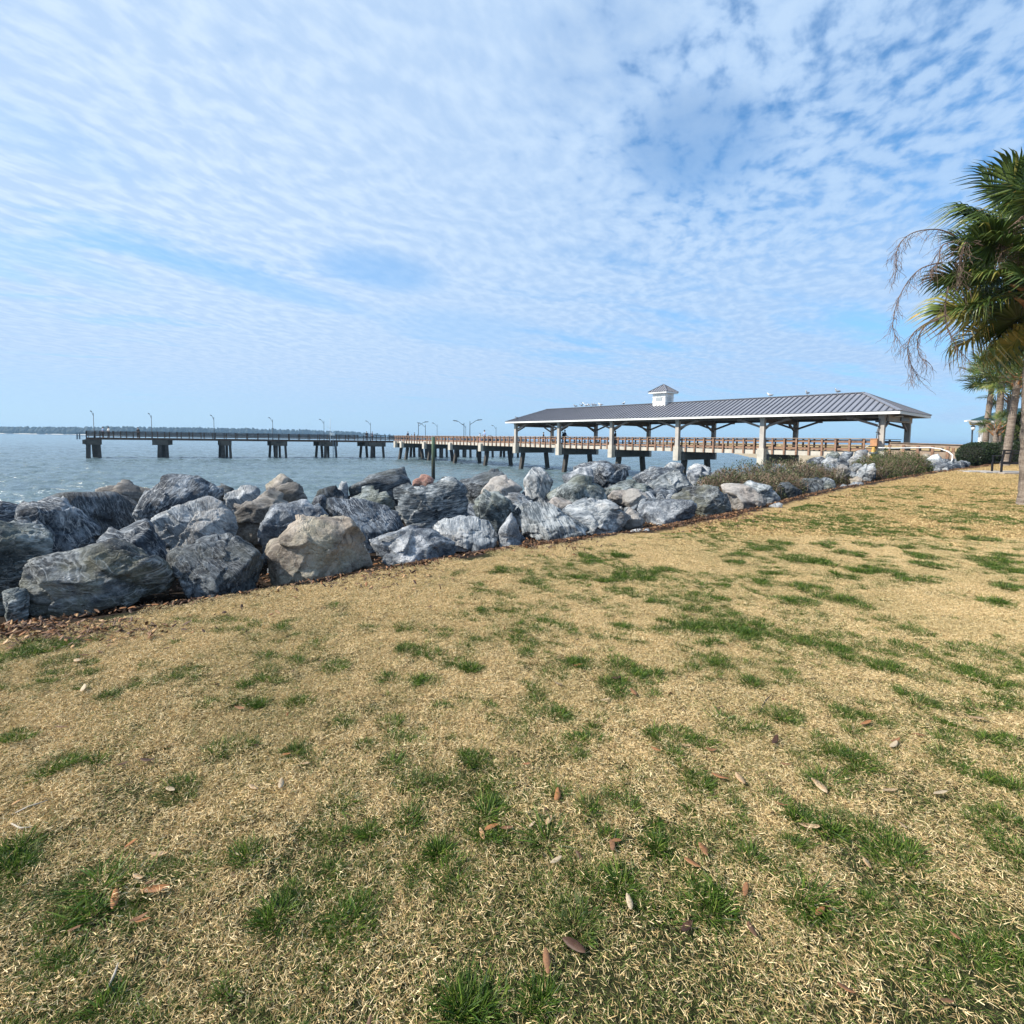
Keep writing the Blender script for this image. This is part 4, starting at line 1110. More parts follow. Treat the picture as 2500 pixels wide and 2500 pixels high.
# ------------------------------------------------------------------ people on the pier (tiny in the photo)
SKIN = simple('skin', (0.42, 0.26, 0.19), 0.6, 0.1, 4)
HAIRM = simple('hair', (0.05, 0.035, 0.025), 0.7, 0.2, 9)
def skinned(name, verts, edges, radii, sub=1):
    me = bpy.data.meshes.new(name); me.from_pydata(verts, edges, [])
    o = bpy.data.objects.new(name, me); COL.objects.link(o)
    md = o.modifiers.new('s', 'SKIN'); sb = o.modifiers.new('b', 'SUBSURF'); sb.levels = sub; sb.render_levels = sub
    for i, v in enumerate(me.skin_vertices[0].data):
        r = radii[i]; v.radius = r if hasattr(r, '__len__') else (r, r); v.use_root = (i == 0)
    bpy.context.view_layer.update()
    dg = bpy.context.evaluated_depsgraph_get()
    m2 = bpy.data.meshes.new_from_object(o.evaluated_get(dg))
    bpy.data.objects.remove(o); m2.name = name
    m2.polygons.foreach_set('use_smooth', [True] * len(m2.polygons))
    return m2
# skeleton: pelvis, waist, chest, neck, head, arms, legs (metres, facing +y)
SV = [(0,0,.95),(0,0,1.12),(0,.01,1.32),(0,.0,1.48),(0,.02,1.57),(0,.03,1.70),
      (-.19,0,1.42),(-.25,.06,1.14),(-.2,.3,1.08),(-.19,.39,1.08),(.19,0,1.42),(.25,.06,1.14),(.2,.3,1.06),(.19,.39,1.06),
      (-.1,0,.88),(-.11,.03,.5),(-.12,-.02,.08),(-.12,.12,.04),(.1,0,.88),(.12,.04,.5),(.14,0,.08),(.15,.14,.04)]
SE = [(0,1),(1,2),(2,3),(3,4),(4,5),(3,6),(6,7),(7,8),(8,9),(3,10),(10,11),(11,12),(12,13),(0,14),(14,15),(15,16),(16,17),(0,18),(18,19),(19,20),(20,21)]
SR = [(.15,.11),(.135,.1),(.165,.11),(.11,.08),.05,.095,.06,.048,.037,.035,.06,.048,.037,.035,.095,.065,.045,.04,.095,.065,.045,.04]
BODY = skinned('body', SV, SE, SR, 1); BODY.materials.append(SKIN)
ti = [0,1,2,3,6,7,10,11]
SHIRT = skinned('shirt', [SV[i] for i in ti], [(0,1),(1,2),(2,3),(3,4),(4,5),(3,6),(6,7)], [(.175,.135),(.16,.125),(.185,.13),(.12,.09),.08,.066,.08,.066], 1)
ti = [0,14,15,16,18,19,20]
TROU = skinned('trousers', [SV[i] for i in ti], [(0,1),(1,2),(2,3),(0,4),(4,5),(5,6)], [(.165,.125),.11,.08,.062,.11,.08,.062], 1)
HAIR = MB()
v, f = ico(2); v = v * (.098, .11, .10) + (0, .015, 1.735)
keep = [tuple(t) for t in f]
HAIR.add(v, keep); HAIRme = HAIR.mesh('hair', True); HAIRme.materials.append(HAIRM)
_cl = {}
def cloth(col):
    if col not in _cl:
        _cl[col] = (simple('cloth_%d' % len(_cl), col, 0.8, 0.15, 5))
    return _cl[col]
def person(loc, rz, shirt, trousers, label, sc=1.0):
    t = thing('person', label, 'person', loc, 'people on the pier', rz)
    t.scale = (sc, sc, sc)
    M0 = world_of(t)
    link('body', BODY, None, t, M0)
    for nm, src, col in (('shirt', SHIRT, shirt), ('trousers', TROU, trousers)):
        me = src.copy(); me.materials.clear(); me.materials.append(cloth(col)); link(nm, me, None, t, M0)
    link('hair', HAIRme, None, t, M0)
LB, WH, BK, NB, PK, GY_ = (0.30, 0.42, 0.66), (0.75, 0.74, 0.70), (0.015, 0.015, 0.02), (0.03, 0.045, 0.09), (0.55, 0.30, 0.28), (0.2, 0.2, 0.22)
person(hp(ht(249), 0.6, .945), 2.6, LB, NB, 'angler in a light blue shirt at the left end of the pier')
person(hp(ht(263), 0.6, .945), 2.8, WH, GY_, 'angler in a white shirt beside the one in light blue')
person(hp(ht(335), 0.7, .945), 2.9, BK, BK, 'person in black at the railing of the pier head')
person(hp(ht(897), 0.8, .945), 0.5, BK, NB, 'person in black left of the lamp post near the pier corner', 1.02)
person(hp(ht(911), 0.9, .945), 2.2, NB, BK, 'person in dark blue right of the lamp post near the pier corner')
person(pp(pt(996, 3), 3, DZ), 1.0, NB, BK, 'person in dark blue, leftmost walker on the orange railed deck', 1.02)
person(pp(pt(1005, 3), 3, DZ), 2.0, PK, GY_, 'small child in pink left of the crossing lamp posts', 0.72)
person(pp(pt(1012, 3.5), 3.5, DZ), 2.0, BK, BK, 'person in black beside the child in pink', 0.92)
person(pp(pt(1019, 4), 4, DZ), 0.3, GY_, NB, 'child in grey right beside the crossing lamp posts', 0.7)
person(pp(pt(1172, 3), 3, DZ), 0.8, WH, PK, 'child in white on the deck right of the facing lamp posts', 0.85)
person(pp(pt(1183, 3), 3, DZ), 2.4, LB, NB, 'tall person in a light blue shirt on the open deck', 1.12)
person(pp(pt(1194, 3), 3, DZ), 2.4, PK, NB, 'small child in pink right of the tall person in light blue', 0.68)
person(pp(pt(1198.5, 4), 4, DZ), 1.4, GY_, BK, 'small child in grey nearest the pavilion on the open deck', 0.7)
person(pp(pt(1327, 5.6), 5.6, DZ), 1.4, BK, BK, 'person in black against the back column of the first pavilion bay', 0.95)
person(pp(pt(1374, 3.8), 3.8, DZ), 1.4, BK, NB, 'person in black standing just right of the second pavilion column', 0.95)
person(pp(pt(1378.5, 4.0), 4.0, DZ), -1.0, NB, BK, 'taller person close behind the one by the second pavilion column', 1.08)
person(pp(pt(1502, 3.2), 3.2, DZ), 1.0, BK, BK, 'person in black half hidden by the third pavilion column', 1.0)

# ------------------------------------------------------------------ gulls
GULLW = simple('gull_white', (0.72, 0.73, 0.74), 0.7, 0.08, 9)
GULLG = simple('gull_grey', (0.30, 0.32, 0.36), 0.7, 0.1, 9)
BEAK = simple('gull_beak', (0.5, 0.28, 0.05), 0.5, 0.1, 9)
def gull_meshes():
    b = MB(); b.tube([(0,-.2,.11),(0,-.12,.12),(0,0,.13),(0,.1,.16),(0,.15,.22),(0,.18,.27),(0,.22,.275)], [.012,.05,.075,.065,.038,.035,.02], 10)
    w = MB()
    for s in (-1, 1): w.tube([(s*.06,.07,.16),(s*.07,-.08,.15),(s*.03,-.25,.12)], [.035,.035,.008], 6)
    k = MB(); k.tube([(0,.21,.272),(0,.27,.265)], [.014,.004], 6)
    l = MB()
    for s in (-1, 1): l.tube([(s*.025,.02,.07),(s*.025,.02,0)], [.006,.006], 4)
    fl = MB()
    for s in (-1, 1):
        fl.v += [(s*.04,.06,.16),(s*.04,-.05,.16),(s*.3,.1,.30),(s*.3,0,.29),(s*.62,-.06,.22),(s*.62,-.09,.22),(s*.04,.06,.145),(s*.04,-.05,.145),(s*.3,.1,.29),(s*.3,0,.28)]
        o = len(fl.v) - 10
        fl.f += [(o,o+1,o+3,o+2),(o+2,o+3,o+5,o+4),(o+6,o+8,o+9,o+7),(o+8,o+4,o+5,o+9),(o,o+2,o+8,o+6),(o+1,o+7,o+9,o+3)]
    return b.mesh('body', True), w.mesh('wing', True), k.mesh('beak'), l.mesh('leg'), fl.mesh('spread_wings')
GB, GW, GK, GLg, GF = gull_meshes()
for me_, mt_ in ((GB, GULLW), (GW, GULLG), (GK, BEAK), (GLg, BEAK), (GF, GULLG)): me_.materials.append(mt_)
def gull(loc, rz, label, fly=False, sc=1.2):
    t = thing('gull', label, 'gull', loc, 'gulls on and over the pavilion roof', rz); t.scale = (sc,)*3
    M0 = world_of(t)
    link('body', GB, None, t, M0); link('beak', GK, None, t, M0)
    if fly: link('wing', GF, None, t, M0)
    else: link('wing', GW, None, t, M0); link('leg', GLg, None, t, M0)
def ridge(px): return pp(pt(px, WC), WC, RZ + 0.09)
for px, rz, lab in ((1875, .6, 'leftmost of the three white gulls on the ridge right of the cupola'), (1965, 2.2, 'middle one of the three white gulls on the ridge right of the cupola'),
                    (2038, 1.9, 'rightmost gull, standing near the right end of the ridge'), (1520, -.8, 'single gull on the ridge just left of the cupola'),
                    (1403, 2.0, 'first standing gull from the left end of the ridge'), (1429, 1.0, 'second standing gull from the left end of the ridge'),
                    (1445, 2.4, 'standing gull in the middle of the flock left of the cupola'), (1451, 2.1, 'gull standing close right of the middle of the flock'), (1464, 1.2, 'last standing gull of the flock, on its right side')):
    gull(ridge(px), rz, lab, sc=1.35)
for px, py, rz, lab in ((1424, 988, .3, 'gull with spread wings highest over the ridge'), (1420, 993, 2.0, 'gull with lifted wings just above the ridge, left of the flock'),
                        (1438, 992, 1.2, 'gull taking off in the middle of the flock'), (1465, 994, -.6, 'gull with spread wings over the right side of the flock')):
    p = at(px, py, ridge(px).y); gull(p, rz, lab, True, 1.1)
gull(pp(pt(1260, -0.3), -0.3, EZ + 0.45), 2.2, 'gull on the far left hip of the pavilion roof', sc=1.2)

# ------------------------------------------------------------------ foliage materials (tint per leaf in a face attribute)
def leaf_mat(name, stops, rough=0.55, trans=0.25, spec=0.4, posvar=None):
    m, nt, b = new_mat(name)
    at_ = nt.nodes.new('ShaderNodeAttribute'); at_.attribute_name = 'tint'
    c = ramp(nt, at_.outputs['Fac'], stops)
    if posvar:
        f = noise(nt, geopos(nt), posvar[0], 4, 0.6)
        c = mixc(nt, ramp(nt, f, [(posvar[2], 0.0), (posvar[3], posvar[4])]), c, posvar[1])
    nt.links.new(c, b.inputs['Base Color'])
    b.inputs['Roughness'].default_value = rough; b.inputs['Specular IOR Level'].default_value = spec
    if trans:
        tr = nt.nodes.new('ShaderNodeBsdfTranslucent'); nt.links.new(c, tr.inputs['Color'])
        mx = nt.nodes.new('ShaderNodeMixShader'); mx.inputs[0].default_value = trans
        nt.links.new(b.outputs[0], mx.inputs[1]); nt.links.new(tr.outputs[0], mx.inputs[2])
        out = [n for n in nt.nodes if n.type == 'OUTPUT_MATERIAL'][0]
        nt.links.new(mx.outputs[0], out.inputs['Surface'])
    return m
def mesh_tint(name, V, F, T, smooth=False):
    me = mesh_np(name, V, F, smooth)
    a = me.attributes.new('tint', 'FLOAT', 'FACE'); a.data.foreach_set('value', np.asarray(T, np.float32))
    return me
def blades(rg, base, direc, length, width, curl, segs=2, tint=None, updir=None):
    """arrays of N ribbon blades: base (N,3), direc (N,3) unit; returns V, F, T"""
    N_ = len(base)
    side = np.cross(direc, rg.normal(size=(N_, 3))); side /= np.linalg.norm(side, axis=1)[:, None]
    bend = np.cross(direc, side)
    pts = []
    for k in range(segs + 1):
        f = k / segs
        p = base + direc * (length * f)[:, None] + bend * (curl * length * f * f)[:, None]
        if updir is not None: p = p + np.array([0, 0, 1.0]) * (updir * length * f * f)[:, None]
        w = width * (1.0 - 0.75 * f) * (0.8 + 0.2 * (k > 0))
        pts += [p - side * (w / 2)[:, None], p + side * (w / 2)[:, None]]
    P_ = np.stack(pts, 1)
    n = P_.shape[1]
    F = []
    for k in range(segs): F.append([2*k, 2*k+1, 2*k+3, 2*k+2])
    F = np.array(F)[None] + (np.arange(N_) * n)[:, None, None]
    T = np.repeat(tint if tint is not None else rg.random(N_), segs)
    return P_.reshape(-1, 3), F.reshape(-1, 4), T

STRAW = leaf_mat('straw_blades', [(0.0, (0.12, 0.08, 0.036)), (0.22, (0.44, 0.305, 0.135)), (0.50, (0.78, 0.585, 0.30)), (0.86, (0.93, 0.78, 0.49)), (0.93, (0.16, 0.19, 0.05)), (1.0, (0.08, 0.13, 0.025))], 0.7, 0.15, 0.25,
                 (0.9, (0.22, 0.20, 0.07), 0.50, 0.75, 0.40))
OLIVE = leaf_mat('olive_blades', [(0.0, (0.03, 0.05, 0.012)), (0.5, (0.10, 0.14, 0.035)), (0.8, (0.26, 0.25, 0.09)), (1.0, (0.5, 0.4, 0.2))], 0.6, 0.2, 0.3)
GREEN = leaf_mat('green_blades', [(0.0, (0.012, 0.036, 0.006)), (0.45, (0.066, 0.135, 0.015)), (0.75, (0.18, 0.26, 0.036)), (1.0, (0.30, 0.30, 0.10))], 0.5, 0.3, 0.35)
LEAFM = leaf_mat('dead_leaf', [(0.0, (0.05, 0.02, 0.012)), (0.2, (0.10, 0.055, 0.032)), (0.35, (0.20, 0.105, 0.055)), (0.6, (0.38, 0.165, 0.06)), (0.85, (0.50, 0.30, 0.14)), (1.0, (0.50, 0.40, 0.27))], 0.6, 0.1, 0.4, (160.0, (0.09, 0.05, 0.03), 0.48, 0.66, 0.6))

# ------------------------------------------------------------------ scattering with geometry nodes
def hidden_collection(name, objs):
    c = bpy.data.collections.new(name)
    for o in objs: c.objects.link(o)
    return c
def scatter(name, P_, rot, scl, idx, coll, label, cat=None):
    me = bpy.data.meshes.new(name)
    me.vertices.add(len(P_)); me.vertices.foreach_set('co', np.ascontiguousarray(P_, np.float32).ravel())
    for nm, ty, arr, fld in (('rot', 'FLOAT_VECTOR', rot, 'vector'), ('scl', 'FLOAT', scl, 'value'), ('pick', 'INT', idx, 'value')):
        a = me.attributes.new(nm, ty, 'POINT'); a.data.foreach_set(fld, np.ascontiguousarray(arr, np.int32 if ty == 'INT' else np.float32).ravel())
    o = bpy.data.objects.new(name, me); COL.objects.link(o)
    ng = bpy.data.node_groups.new(name, 'GeometryNodeTree')
    ng.interface.new_socket('Geometry', in_out='INPUT', socket_type='NodeSocketGeometry')
    ng.interface.new_socket('Geometry', in_out='OUTPUT', socket_type='NodeSocketGeometry')
    gi = ng.nodes.new('NodeGroupInput'); go = ng.nodes.new('NodeGroupOutput')
    ci = ng.nodes.new('GeometryNodeCollectionInfo'); ci.inputs['Collection'].default_value = coll
    ci.inputs['Separate Children'].default_value = True; ci.inputs['Reset Children'].default_value = True
    ip = ng.nodes.new('GeometryNodeInstanceOnPoints'); ip.inputs['Pick Instance'].default_value = True
    def na(n_, ty):
        a = ng.nodes.new('GeometryNodeInputNamedAttribute'); a.data_type = ty; a.inputs['Name'].default_value = n_; return a.outputs['Attribute']
    er = ng.nodes.new('FunctionNodeEulerToRotation')
    L = ng.links.new
    L(gi.outputs[0], ip.inputs['Points']); L(ci.outputs[0], ip.inputs['Instance']); L(na('pick', 'INT'), ip.inputs['Instance Index'])
    L(na('rot', 'FLOAT_VECTOR'), er.inputs[0]); L(er.outputs[0], ip.inputs['Rotation']); L(na('scl', 'FLOAT'), ip.inputs['Scale'])
    L(ip.outputs[0], go.inputs[0])
    md = o.modifiers.new('scatter', 'NODES'); md.node_group = ng
    return tag(o, label, cat, kind='stuff')
def proto_obj(name, me, mat):
    me.materials.append(mat); return bpy.data.objects.new(name, me)

rg = np.random.default_rng(77)
def straw_patch(n, r, L, W, green, seed, tk=0.9):
    rg = np.random.default_rng(seed)
    a = rg.uniform(0, 2*math.pi, n); rr = r * np.sqrt(rg.random(n))
    base = np.c_[rr*np.cos(a), rr*np.sin(a), rg.uniform(0.0, 0.010, n)]
    th = rg.uniform(0, 2*math.pi, n); el = np.clip(np.abs(rg.normal(0.1, 0.28, n)), 0, 0.9)
    d = np.c_[np.cos(th)*np.cos(el), np.sin(th)*np.cos(el), np.sin(el)]
    t = rg.random(n) * tk
    g = rg.random(n) < green; t[g] = rg.uniform(0.93, 1.0, g.sum())
    return mesh_tint('thatch', *blades(rg, base, d, L * rg.uniform(0.5, 1.3, n), W * rg.uniform(0.6, 1.4, n), rg.uniform(-0.7, 0.7, n), 3, t))
straw = [proto_obj('dry_grass_patch', straw_patch(1700, 0.17, 0.0185, 0.0022, g, 300 + i), STRAW) for i, g in enumerate((.04, .06, .10, .16, .30, .45))]
straw += [proto_obj('sparse_grass_patch', straw_patch(680, 0.17, 0.0195, 0.0021, g, 320 + i, 0.8), STRAW) for i, g in enumerate((.15, .3, .5))]
SCOL = hidden_collection('thatch_sources', straw)
def jitter_grid(x0, x1, y0, y1, step, k0, extra):
    nx_, ny_ = int((x1-x0)/step), int((y1-y0)/step)
    gx, gy = np.meshgrid(x0 + step*np.arange(nx_), y0 + step*np.arange(ny_))
    p = np.c_[gx.ravel(), gy.ravel()] + rg.uniform(-.5, .5, (nx_*ny_, 2)) * step
    return p
pts = jitter_grid(-12, 12, -0.6, 8.6, 0.125, 0, 0)
keep = (np.abs(pts[:, 0]) < pts[:, 1] * 1.04 + 2.8)
pts = pts[keep]; sd_ = sdist(pts); k2 = (sd_ < -0.02 - 0.30*rg.random(len(pts)) - 0.35 * np.clip(fbm(np.c_[pts * 1.6, np.zeros(len(pts))], 3, 90), -0.2, 1)); pts, sd_ = pts[k2], sd_[k2]
zz_ = ground_z(pts)
gnv = fbm(np.c_[pts*0.8, np.zeros(len(pts))], 3, 50) * 0.5 + 0.5
lowgreen = np.clip(1.15 - pts[:, 1] * 0.22, 0, 1)        # the lawn is greener underneath close to the camera path
pk = np.clip(((gnv - 0.38) * 6 + lowgreen * 1.6 + rg.normal(0, 0.8, len(pts))), 0, 5).astype(int)
thin = np.clip((3.9 - pts[:, 1]) * 0.35, 0, 1) * 0.8 + 0.28 * (fbm(np.c_[pts * 1.1 + 40, np.zeros(len(pts))], 3, 52) > 0.12)  # thatch thins to darker ground up close, imitating vignetting along the bottom
pk = np.where(rg.random(len(pts)) < thin, 6 + np.clip((gnv * 4 + rg.normal(0, .7, len(pts))), 0, 2.9).astype(int), pk)
n = len(pts)
scatter('dry_grass', np.c_[pts, zz_ + 0.002], np.c_[rg.normal(0, .06, n), rg.normal(0, .06, n), rg.uniform(0, 6.28, n)], rg.uniform(0.8, 1.2, n), pk, SCOL,
        'short dry straw coloured grass covering the near lawn')
# farther lawn: larger looser patches
stra2 = [proto_obj('far_grass_patch', straw_patch(900, 0.42, 0.035, 0.008, g, 340 + i, 0.62), STRAW) for i, g in enumerate((.03, .08))]
S2 = hidden_collection('far_thatch_sources', stra2)
pts = jitter_grid(-2, 34, 8.2, 33, 0.42, 0, 0)
pts = pts[(np.abs(pts[:, 0]) < pts[:, 1] * 1.04 + 1)]; pts = pts[sdist(pts) < -0.45]
n = len(pts)
scatter('far_dry_grass', np.c_[pts, ground_z(pts)], np.c_[np.zeros(n), np.zeros(n), rg.uniform(0, 6.28, n)], rg.uniform(0.8, 1.15, n), rg.integers(0, 2, n), S2,
        'short dry grass on the far part of the lawn')
print('straw', n)

# ---- green tufts
def tuft_mesh(n, r, L, W, spread, seed):
    rg = np.random.default_rng(seed)
    a = rg.uniform(0, 2*math.pi, n); rr = r * np.sqrt(rg.random(n))
    base = np.c_[rr*np.cos(a), rr*np.sin(a), np.full(n, 0.004)]
    out = spread * (0.3 + 0.9 * rr / r); th = a + rg.normal(0, 0.7, n); el = np.clip(1.35 - out - rg.normal(0, 0.25, n), 0.12, 1.5)
    d = np.c_[np.cos(th)*np.cos(el), np.sin(th)*np.cos(el), np.sin(el)]
    t = np.clip(rg.normal(0.42, 0.25, n), 0, 1)
    return mesh_tint('tuft', *blades(rg, base, d, L * rg.uniform(0.5, 1.2, n), W * rg.uniform(0.7, 1.3, n), rg.uniform(-0.35, 0.35, n), 3, t, -0.35 * rg.random(n)))
tufts = [proto_obj('tuft_a', tuft_mesh(170, 0.045, 0.060, 0.0042, 0.9, 1), GREEN), proto_obj('tuft_b', tuft_mesh(260, 0.07, 0.055, 0.0042, 0.8, 2), GREEN),
         proto_obj('tuft_c', tuft_mesh(130, 0.05, 0.075, 0.005, 1.0, 3), GREEN), proto_obj('tuft_d', tuft_mesh(330, 0.10, 0.045, 0.004, 0.7, 4), GREEN),
         proto_obj('tuft_e', tuft_mesh(220, 0.10, 0.04, 0.0035, 0.7, 5), OLIVE)]
TCOL = hidden_collection('tuft_sources', tufts)
# clump centres read off the photograph (1932-wide view), with half width
CL = [(470,1610,26),(665,1735,34),(530,1730,24),(865,1675,20),(640,1515,22),(700,1565,18),(340,1505,40),(345,1490,14),(95,1455,26),(600,1440,34),(555,1430,20),
 (425,1420,20),(650,1375,16),(400,1335,22),(485,1332,20),(440,1322,14),(745,1315,30),(790,1287,28),(870,1257,38),(800,1228,26),(870,1222,16),(835,1240,22),(720,1283,16),
 (990,1200,36),(1020,1190,26),(1090,1262,42),(1060,1275,20),(1180,1262,40),(1215,1275,32),(1190,1300,52),(1160,1310,34),(1100,1402,30),(1040,1350,12),(1180,1345,14),
 (1290,1140,56),(1330,1133,30),(1290,1180,44),(1360,1197,60),(1330,1185,40),(1400,1187,40),(1260,1195,36),(1240,1140,20),(1385,1175,40),(1330,1215,22),
 (1310,1105,20),(1200,1085,40),(1240,1078,30),(1150,1095,26),(1090,1092,18),(1130,1137,14),(1000,1100,20),(960,1080,20),(1115,1060,20),(1175,1050,16),(1110,1052,14),
 (1440,1035,34),(1470,1027,22),(1400,1048,20),(1380,1060,16),(1500,1055,30),(1540,1062,26),(1560,1030,24),(1600,1045,28),(1640,1030,20),(1700,1033,20),(1735,1050,22),
 (1640,1078,34),(1680,1084,30),(1750,1068,24),(1720,1095,24),(1760,1095,20),(1600,1090,22),(1480,1085,20),(1520,1110,30),(1440,1100,20),(1570,1130,28),(1500,1138,34),(1620,1140,24),(1650,1165,26),
 (1720,1197,30),(1705,1225,30),(1560,1205,30),(1540,1220,36),(1500,1212,26),(1590,1237,36),(1455,1205,20),(1430,1180,28),(1660,1258,34),(1690,1270,30),(1850,1020,22),(1810,1000,18),
 (1870,1060,34),(1900,1075,34),(1890,1050,24),(1910,1110,26),(1880,1140,24),(1850,1230,30),(1800,1225,24),(1860,1287,40),(1830,1275,26),(1720,1327,40),(1750,1335,30),(1690,1310,20),
 (1420,1293,28),(1310,1262,18),(1345,1258,14),(1240,1392,34),(1270,1400,22),(1290,1435,28),(1265,1428,20),(1370,1375,26),(1400,1380,18),(1430,1385,26),(1300,1455,18),(1360,1365,14),
 (1340,1410,20),(1540,1420,40),(1590,1430,44),(1630,1440,30),(1560,1412,30),(1540,1480,28),(1570,1497,22),(1600,1350,16),(1500,1365,30),(1480,1350,20),(1600,1560,44),(1650,1580,30),(1560,1545,28),
 (1690,1600,44),(1680,1630,40),(1720,1640,30),(1530,1690,34),(1520,1715,26),(1350,1700,30),(1330,1690,20),(1085,1750,28),(860,1890,44),(890,1900,30),(1030,1900,36),(1170,1668,22),(1120,1662,16),
 (1880,1330,34),(1860,1400,30),(1900,1410,30),(1800,1440,26),(1850,1560,38),(1880,1540,26),(1910,1495,30),(1910,1620,26),(1780,1400,24),(1560,1570,20),(1500,1555,18),
 (90,1230,40),(50,1240,40),(120,1250,30),(20,1252,24),(100,1215,34),(160,1275,18),(200,1320,20),(340,1280,18),(30,1395,20),(20,1650,26),(30,1630,18),(40,1600,12),
 (510,1280,26),(600,1222,22),(530,1192,16),(300,1260,14),(560,1250,12),(770,1190,20),(700,1185,14),(780,1225,20),(640,1260,16),(460,1300,12),(985,1235,10),(905,1440,10),(870,1430,14),(1080,1425,12),
 (1330,1490,20),(1190,1530,16),(1120,1535,22),(770,1545,14),(830,1610,12),(690,1410,16),(750,1445,14),(770,1480,16),(560,1330,12),(1500,1600,22),(1480,1640,18),(1420,1620,14),(1640,1700,20),(1240,1600,12)]
TP, TR, TS, TI = [], [], [], []
for (x, y, w) in CL:
    g = ground_hit(x * 1.294, y * 1.294)
    g.y = max(g.y, 0.5)
    rad = w * 1.294 * g.y / FPX * (1.02 if g.y > 3.2 else 0.72)
    cnt = int(np.clip((rad / 0.055) ** 2 * 2.0, 4, 170))
    for k in range(cnt):
        a = rg.uniform(0, 6.28); r = rad * math.sqrt(rg.random())
        # along the view direction the clumps are about as deep as wide
        q = (g.x + r * math.cos(a), g.y + r * math.sin(a) * 0.9)
        if sdist([q])[0] > -0.05: continue
        TP.append(q); TS.append(rg.uniform(0.5, 1.05) * (1 if g.y < 5 else 1.25)); TI.append(rg.choice([0, 0, 1, 2, 3, 4, 4]))
# small scattered ones, denser in the right middle of the lawn
for _ in range(16000):
    y = 15.5 * math.sqrt(rg.uniform(0.004, 1)); x = rg.uniform(-y*1.05 - .3, y*1.05 + .3)
    dens = 0.25 + 0.75 * np.clip((x / y + 0.5), 0, 1)
    if y > 12: dens *= 0.4
    nv = float(fbm([(x*0.9, y*0.9, 3.3)], 3, 61)[0])
    if rg.random() > np.clip(dens * (0.6 + 2.6 * nv), 0, 1): continue
    if sdist([(x, y)])[0] > -0.5: continue
    for k in range(rg.integers(1, 5)):
        TP.append((x + rg.normal(0, .07), y + rg.normal(0, .07))); TS.append(rg.uniform(0.4, 0.85)); TI.append(rg.choice([0, 1, 3, 4, 3]))
TP = np.array(TP); n = len(TP)
print('tufts', n)
scatter('green_grass', np.c_[TP, ground_z(TP)], np.c_[rg.normal(0, .12, n), rg.normal(0, .12, n), rg.uniform(0, 6.28, n)], np.array(TS), np.array(TI), TCOL,
        'patchy fresh green grass growing through the straw coloured lawn')
# the large coarse tufts of the foreground, each a thing
def big_tuft(px, py, L, n_, r, label, seed):
    g = ground_hit(px, py)
    me = tuft_mesh(n_, r, L, 0.0055, 1.05, seed)
    o = link('grass_tuft', me, GREEN, None, Matrix.Translation((g.x, g.y, gz(g.x, g.y))))
    tag(o, label, 'grass tuft', 'coarse green grass tufts on the near lawn')
big_tuft(245, 2165, 0.10, 190, 0.07, 'widest coarse green tuft at the lower left, with brown leaves beside it', 21)
big_tuft(225, 2235, 0.09, 120, 0.05, 'lower green tuft touching the widest coarse one at the lower left', 22)
big_tuft(330, 2150, 0.08, 90, 0.05, 'green tuft leaning right behind the pair of orange brown leaves', 23)
big_tuft(1190, 1990, 0.09, 170, 0.055, 'dense green tuft with a tan and an orange leaf at its foot, mid lawn', 24)
big_tuft(1335, 2050, 0.11, 150, 0.06, 'loose long bladed blue green tuft right of the dense centre one', 25)
big_tuft(1435, 1990, 0.06, 60, 0.03, 'little slanting green tuft upper right of the loose long bladed one', 26)
big_tuft(1735, 2230, 0.10, 130, 0.05, 'dark green tuft with a long blade in the lower right of the lawn', 27)
big_tuft(1965, 2195, 0.12, 110, 0.05, 'spiky upright green tuft with two brown leaves at its foot, lower right', 28)
big_tuft(2015, 1910, 0.10, 110, 0.05, 'green tuft leaning left behind a fallen tan leaf, right half of the lawn', 29)
big_tuft(2200, 2110, 0.09, 200, 0.10, 'broad dark green patch of grass on the right side of the lawn', 30)
big_tuft(1140, 2470, 0.09, 160, 0.06, 'green tuft at the bottom edge of the view, left of centre', 31)

# ------------------------------------------------------------------ fallen leaves
def leaf_mesh(seed, L=0.06, W=0.02, tint=0.5):
    rg = np.random.default_rng(seed)
    xs = np.array([-.5, -.42, -.25, 0, .25, .42, .5]); ws = np.array([0.03, .45, .85, 1.0, .85, .5, .03]) * W / 2
    curl = rg.uniform(0.1, 0.5); fold = rg.uniform(0.15, 0.5); tw = rg.uniform(-.4, .4); bend = rg.uniform(-.12, .12)
    V = []
    for x, w in zip(xs, ws):
        z = curl * L * (x * x) * 1.1; a = tw * x
        for s in (-1, 0, 1):
            V.append((x * L, s * w * math.cos(a) + bend * L * x * x * 4 * .5, z + abs(s) * w * fold + s * w * math.sin(a)))
    V = np.array(V); n = len(V)
    V2 = V - (0, 0, 0.0008)
    F = []
    for i in range(6):
        for j in range(2):
            a = i*3 + j; F.append((a, a+3, a+4, a+1)); F.append((a+n, a+n+1, a+n+4, a+n+3))
    for i in range(6):
        F.append((i*3, i*3+n, i*3+3+n, i*3+3)); F.append((i*3+2, i*3+5, i*3+5+n, i*3+2+n))
    T = np.full(len(F), tint) + rg.normal(0, 0.03, len(F))
    return mesh_tint('fallen_leaf', np.vstack([V, V2]), np.array(F), T, False)
LFW = {'orange': 0.55, 'brown': 0.35, 'dark': 0.08, 'tan': 0.9, 'pale': 1.0, 'rust': 0.45}
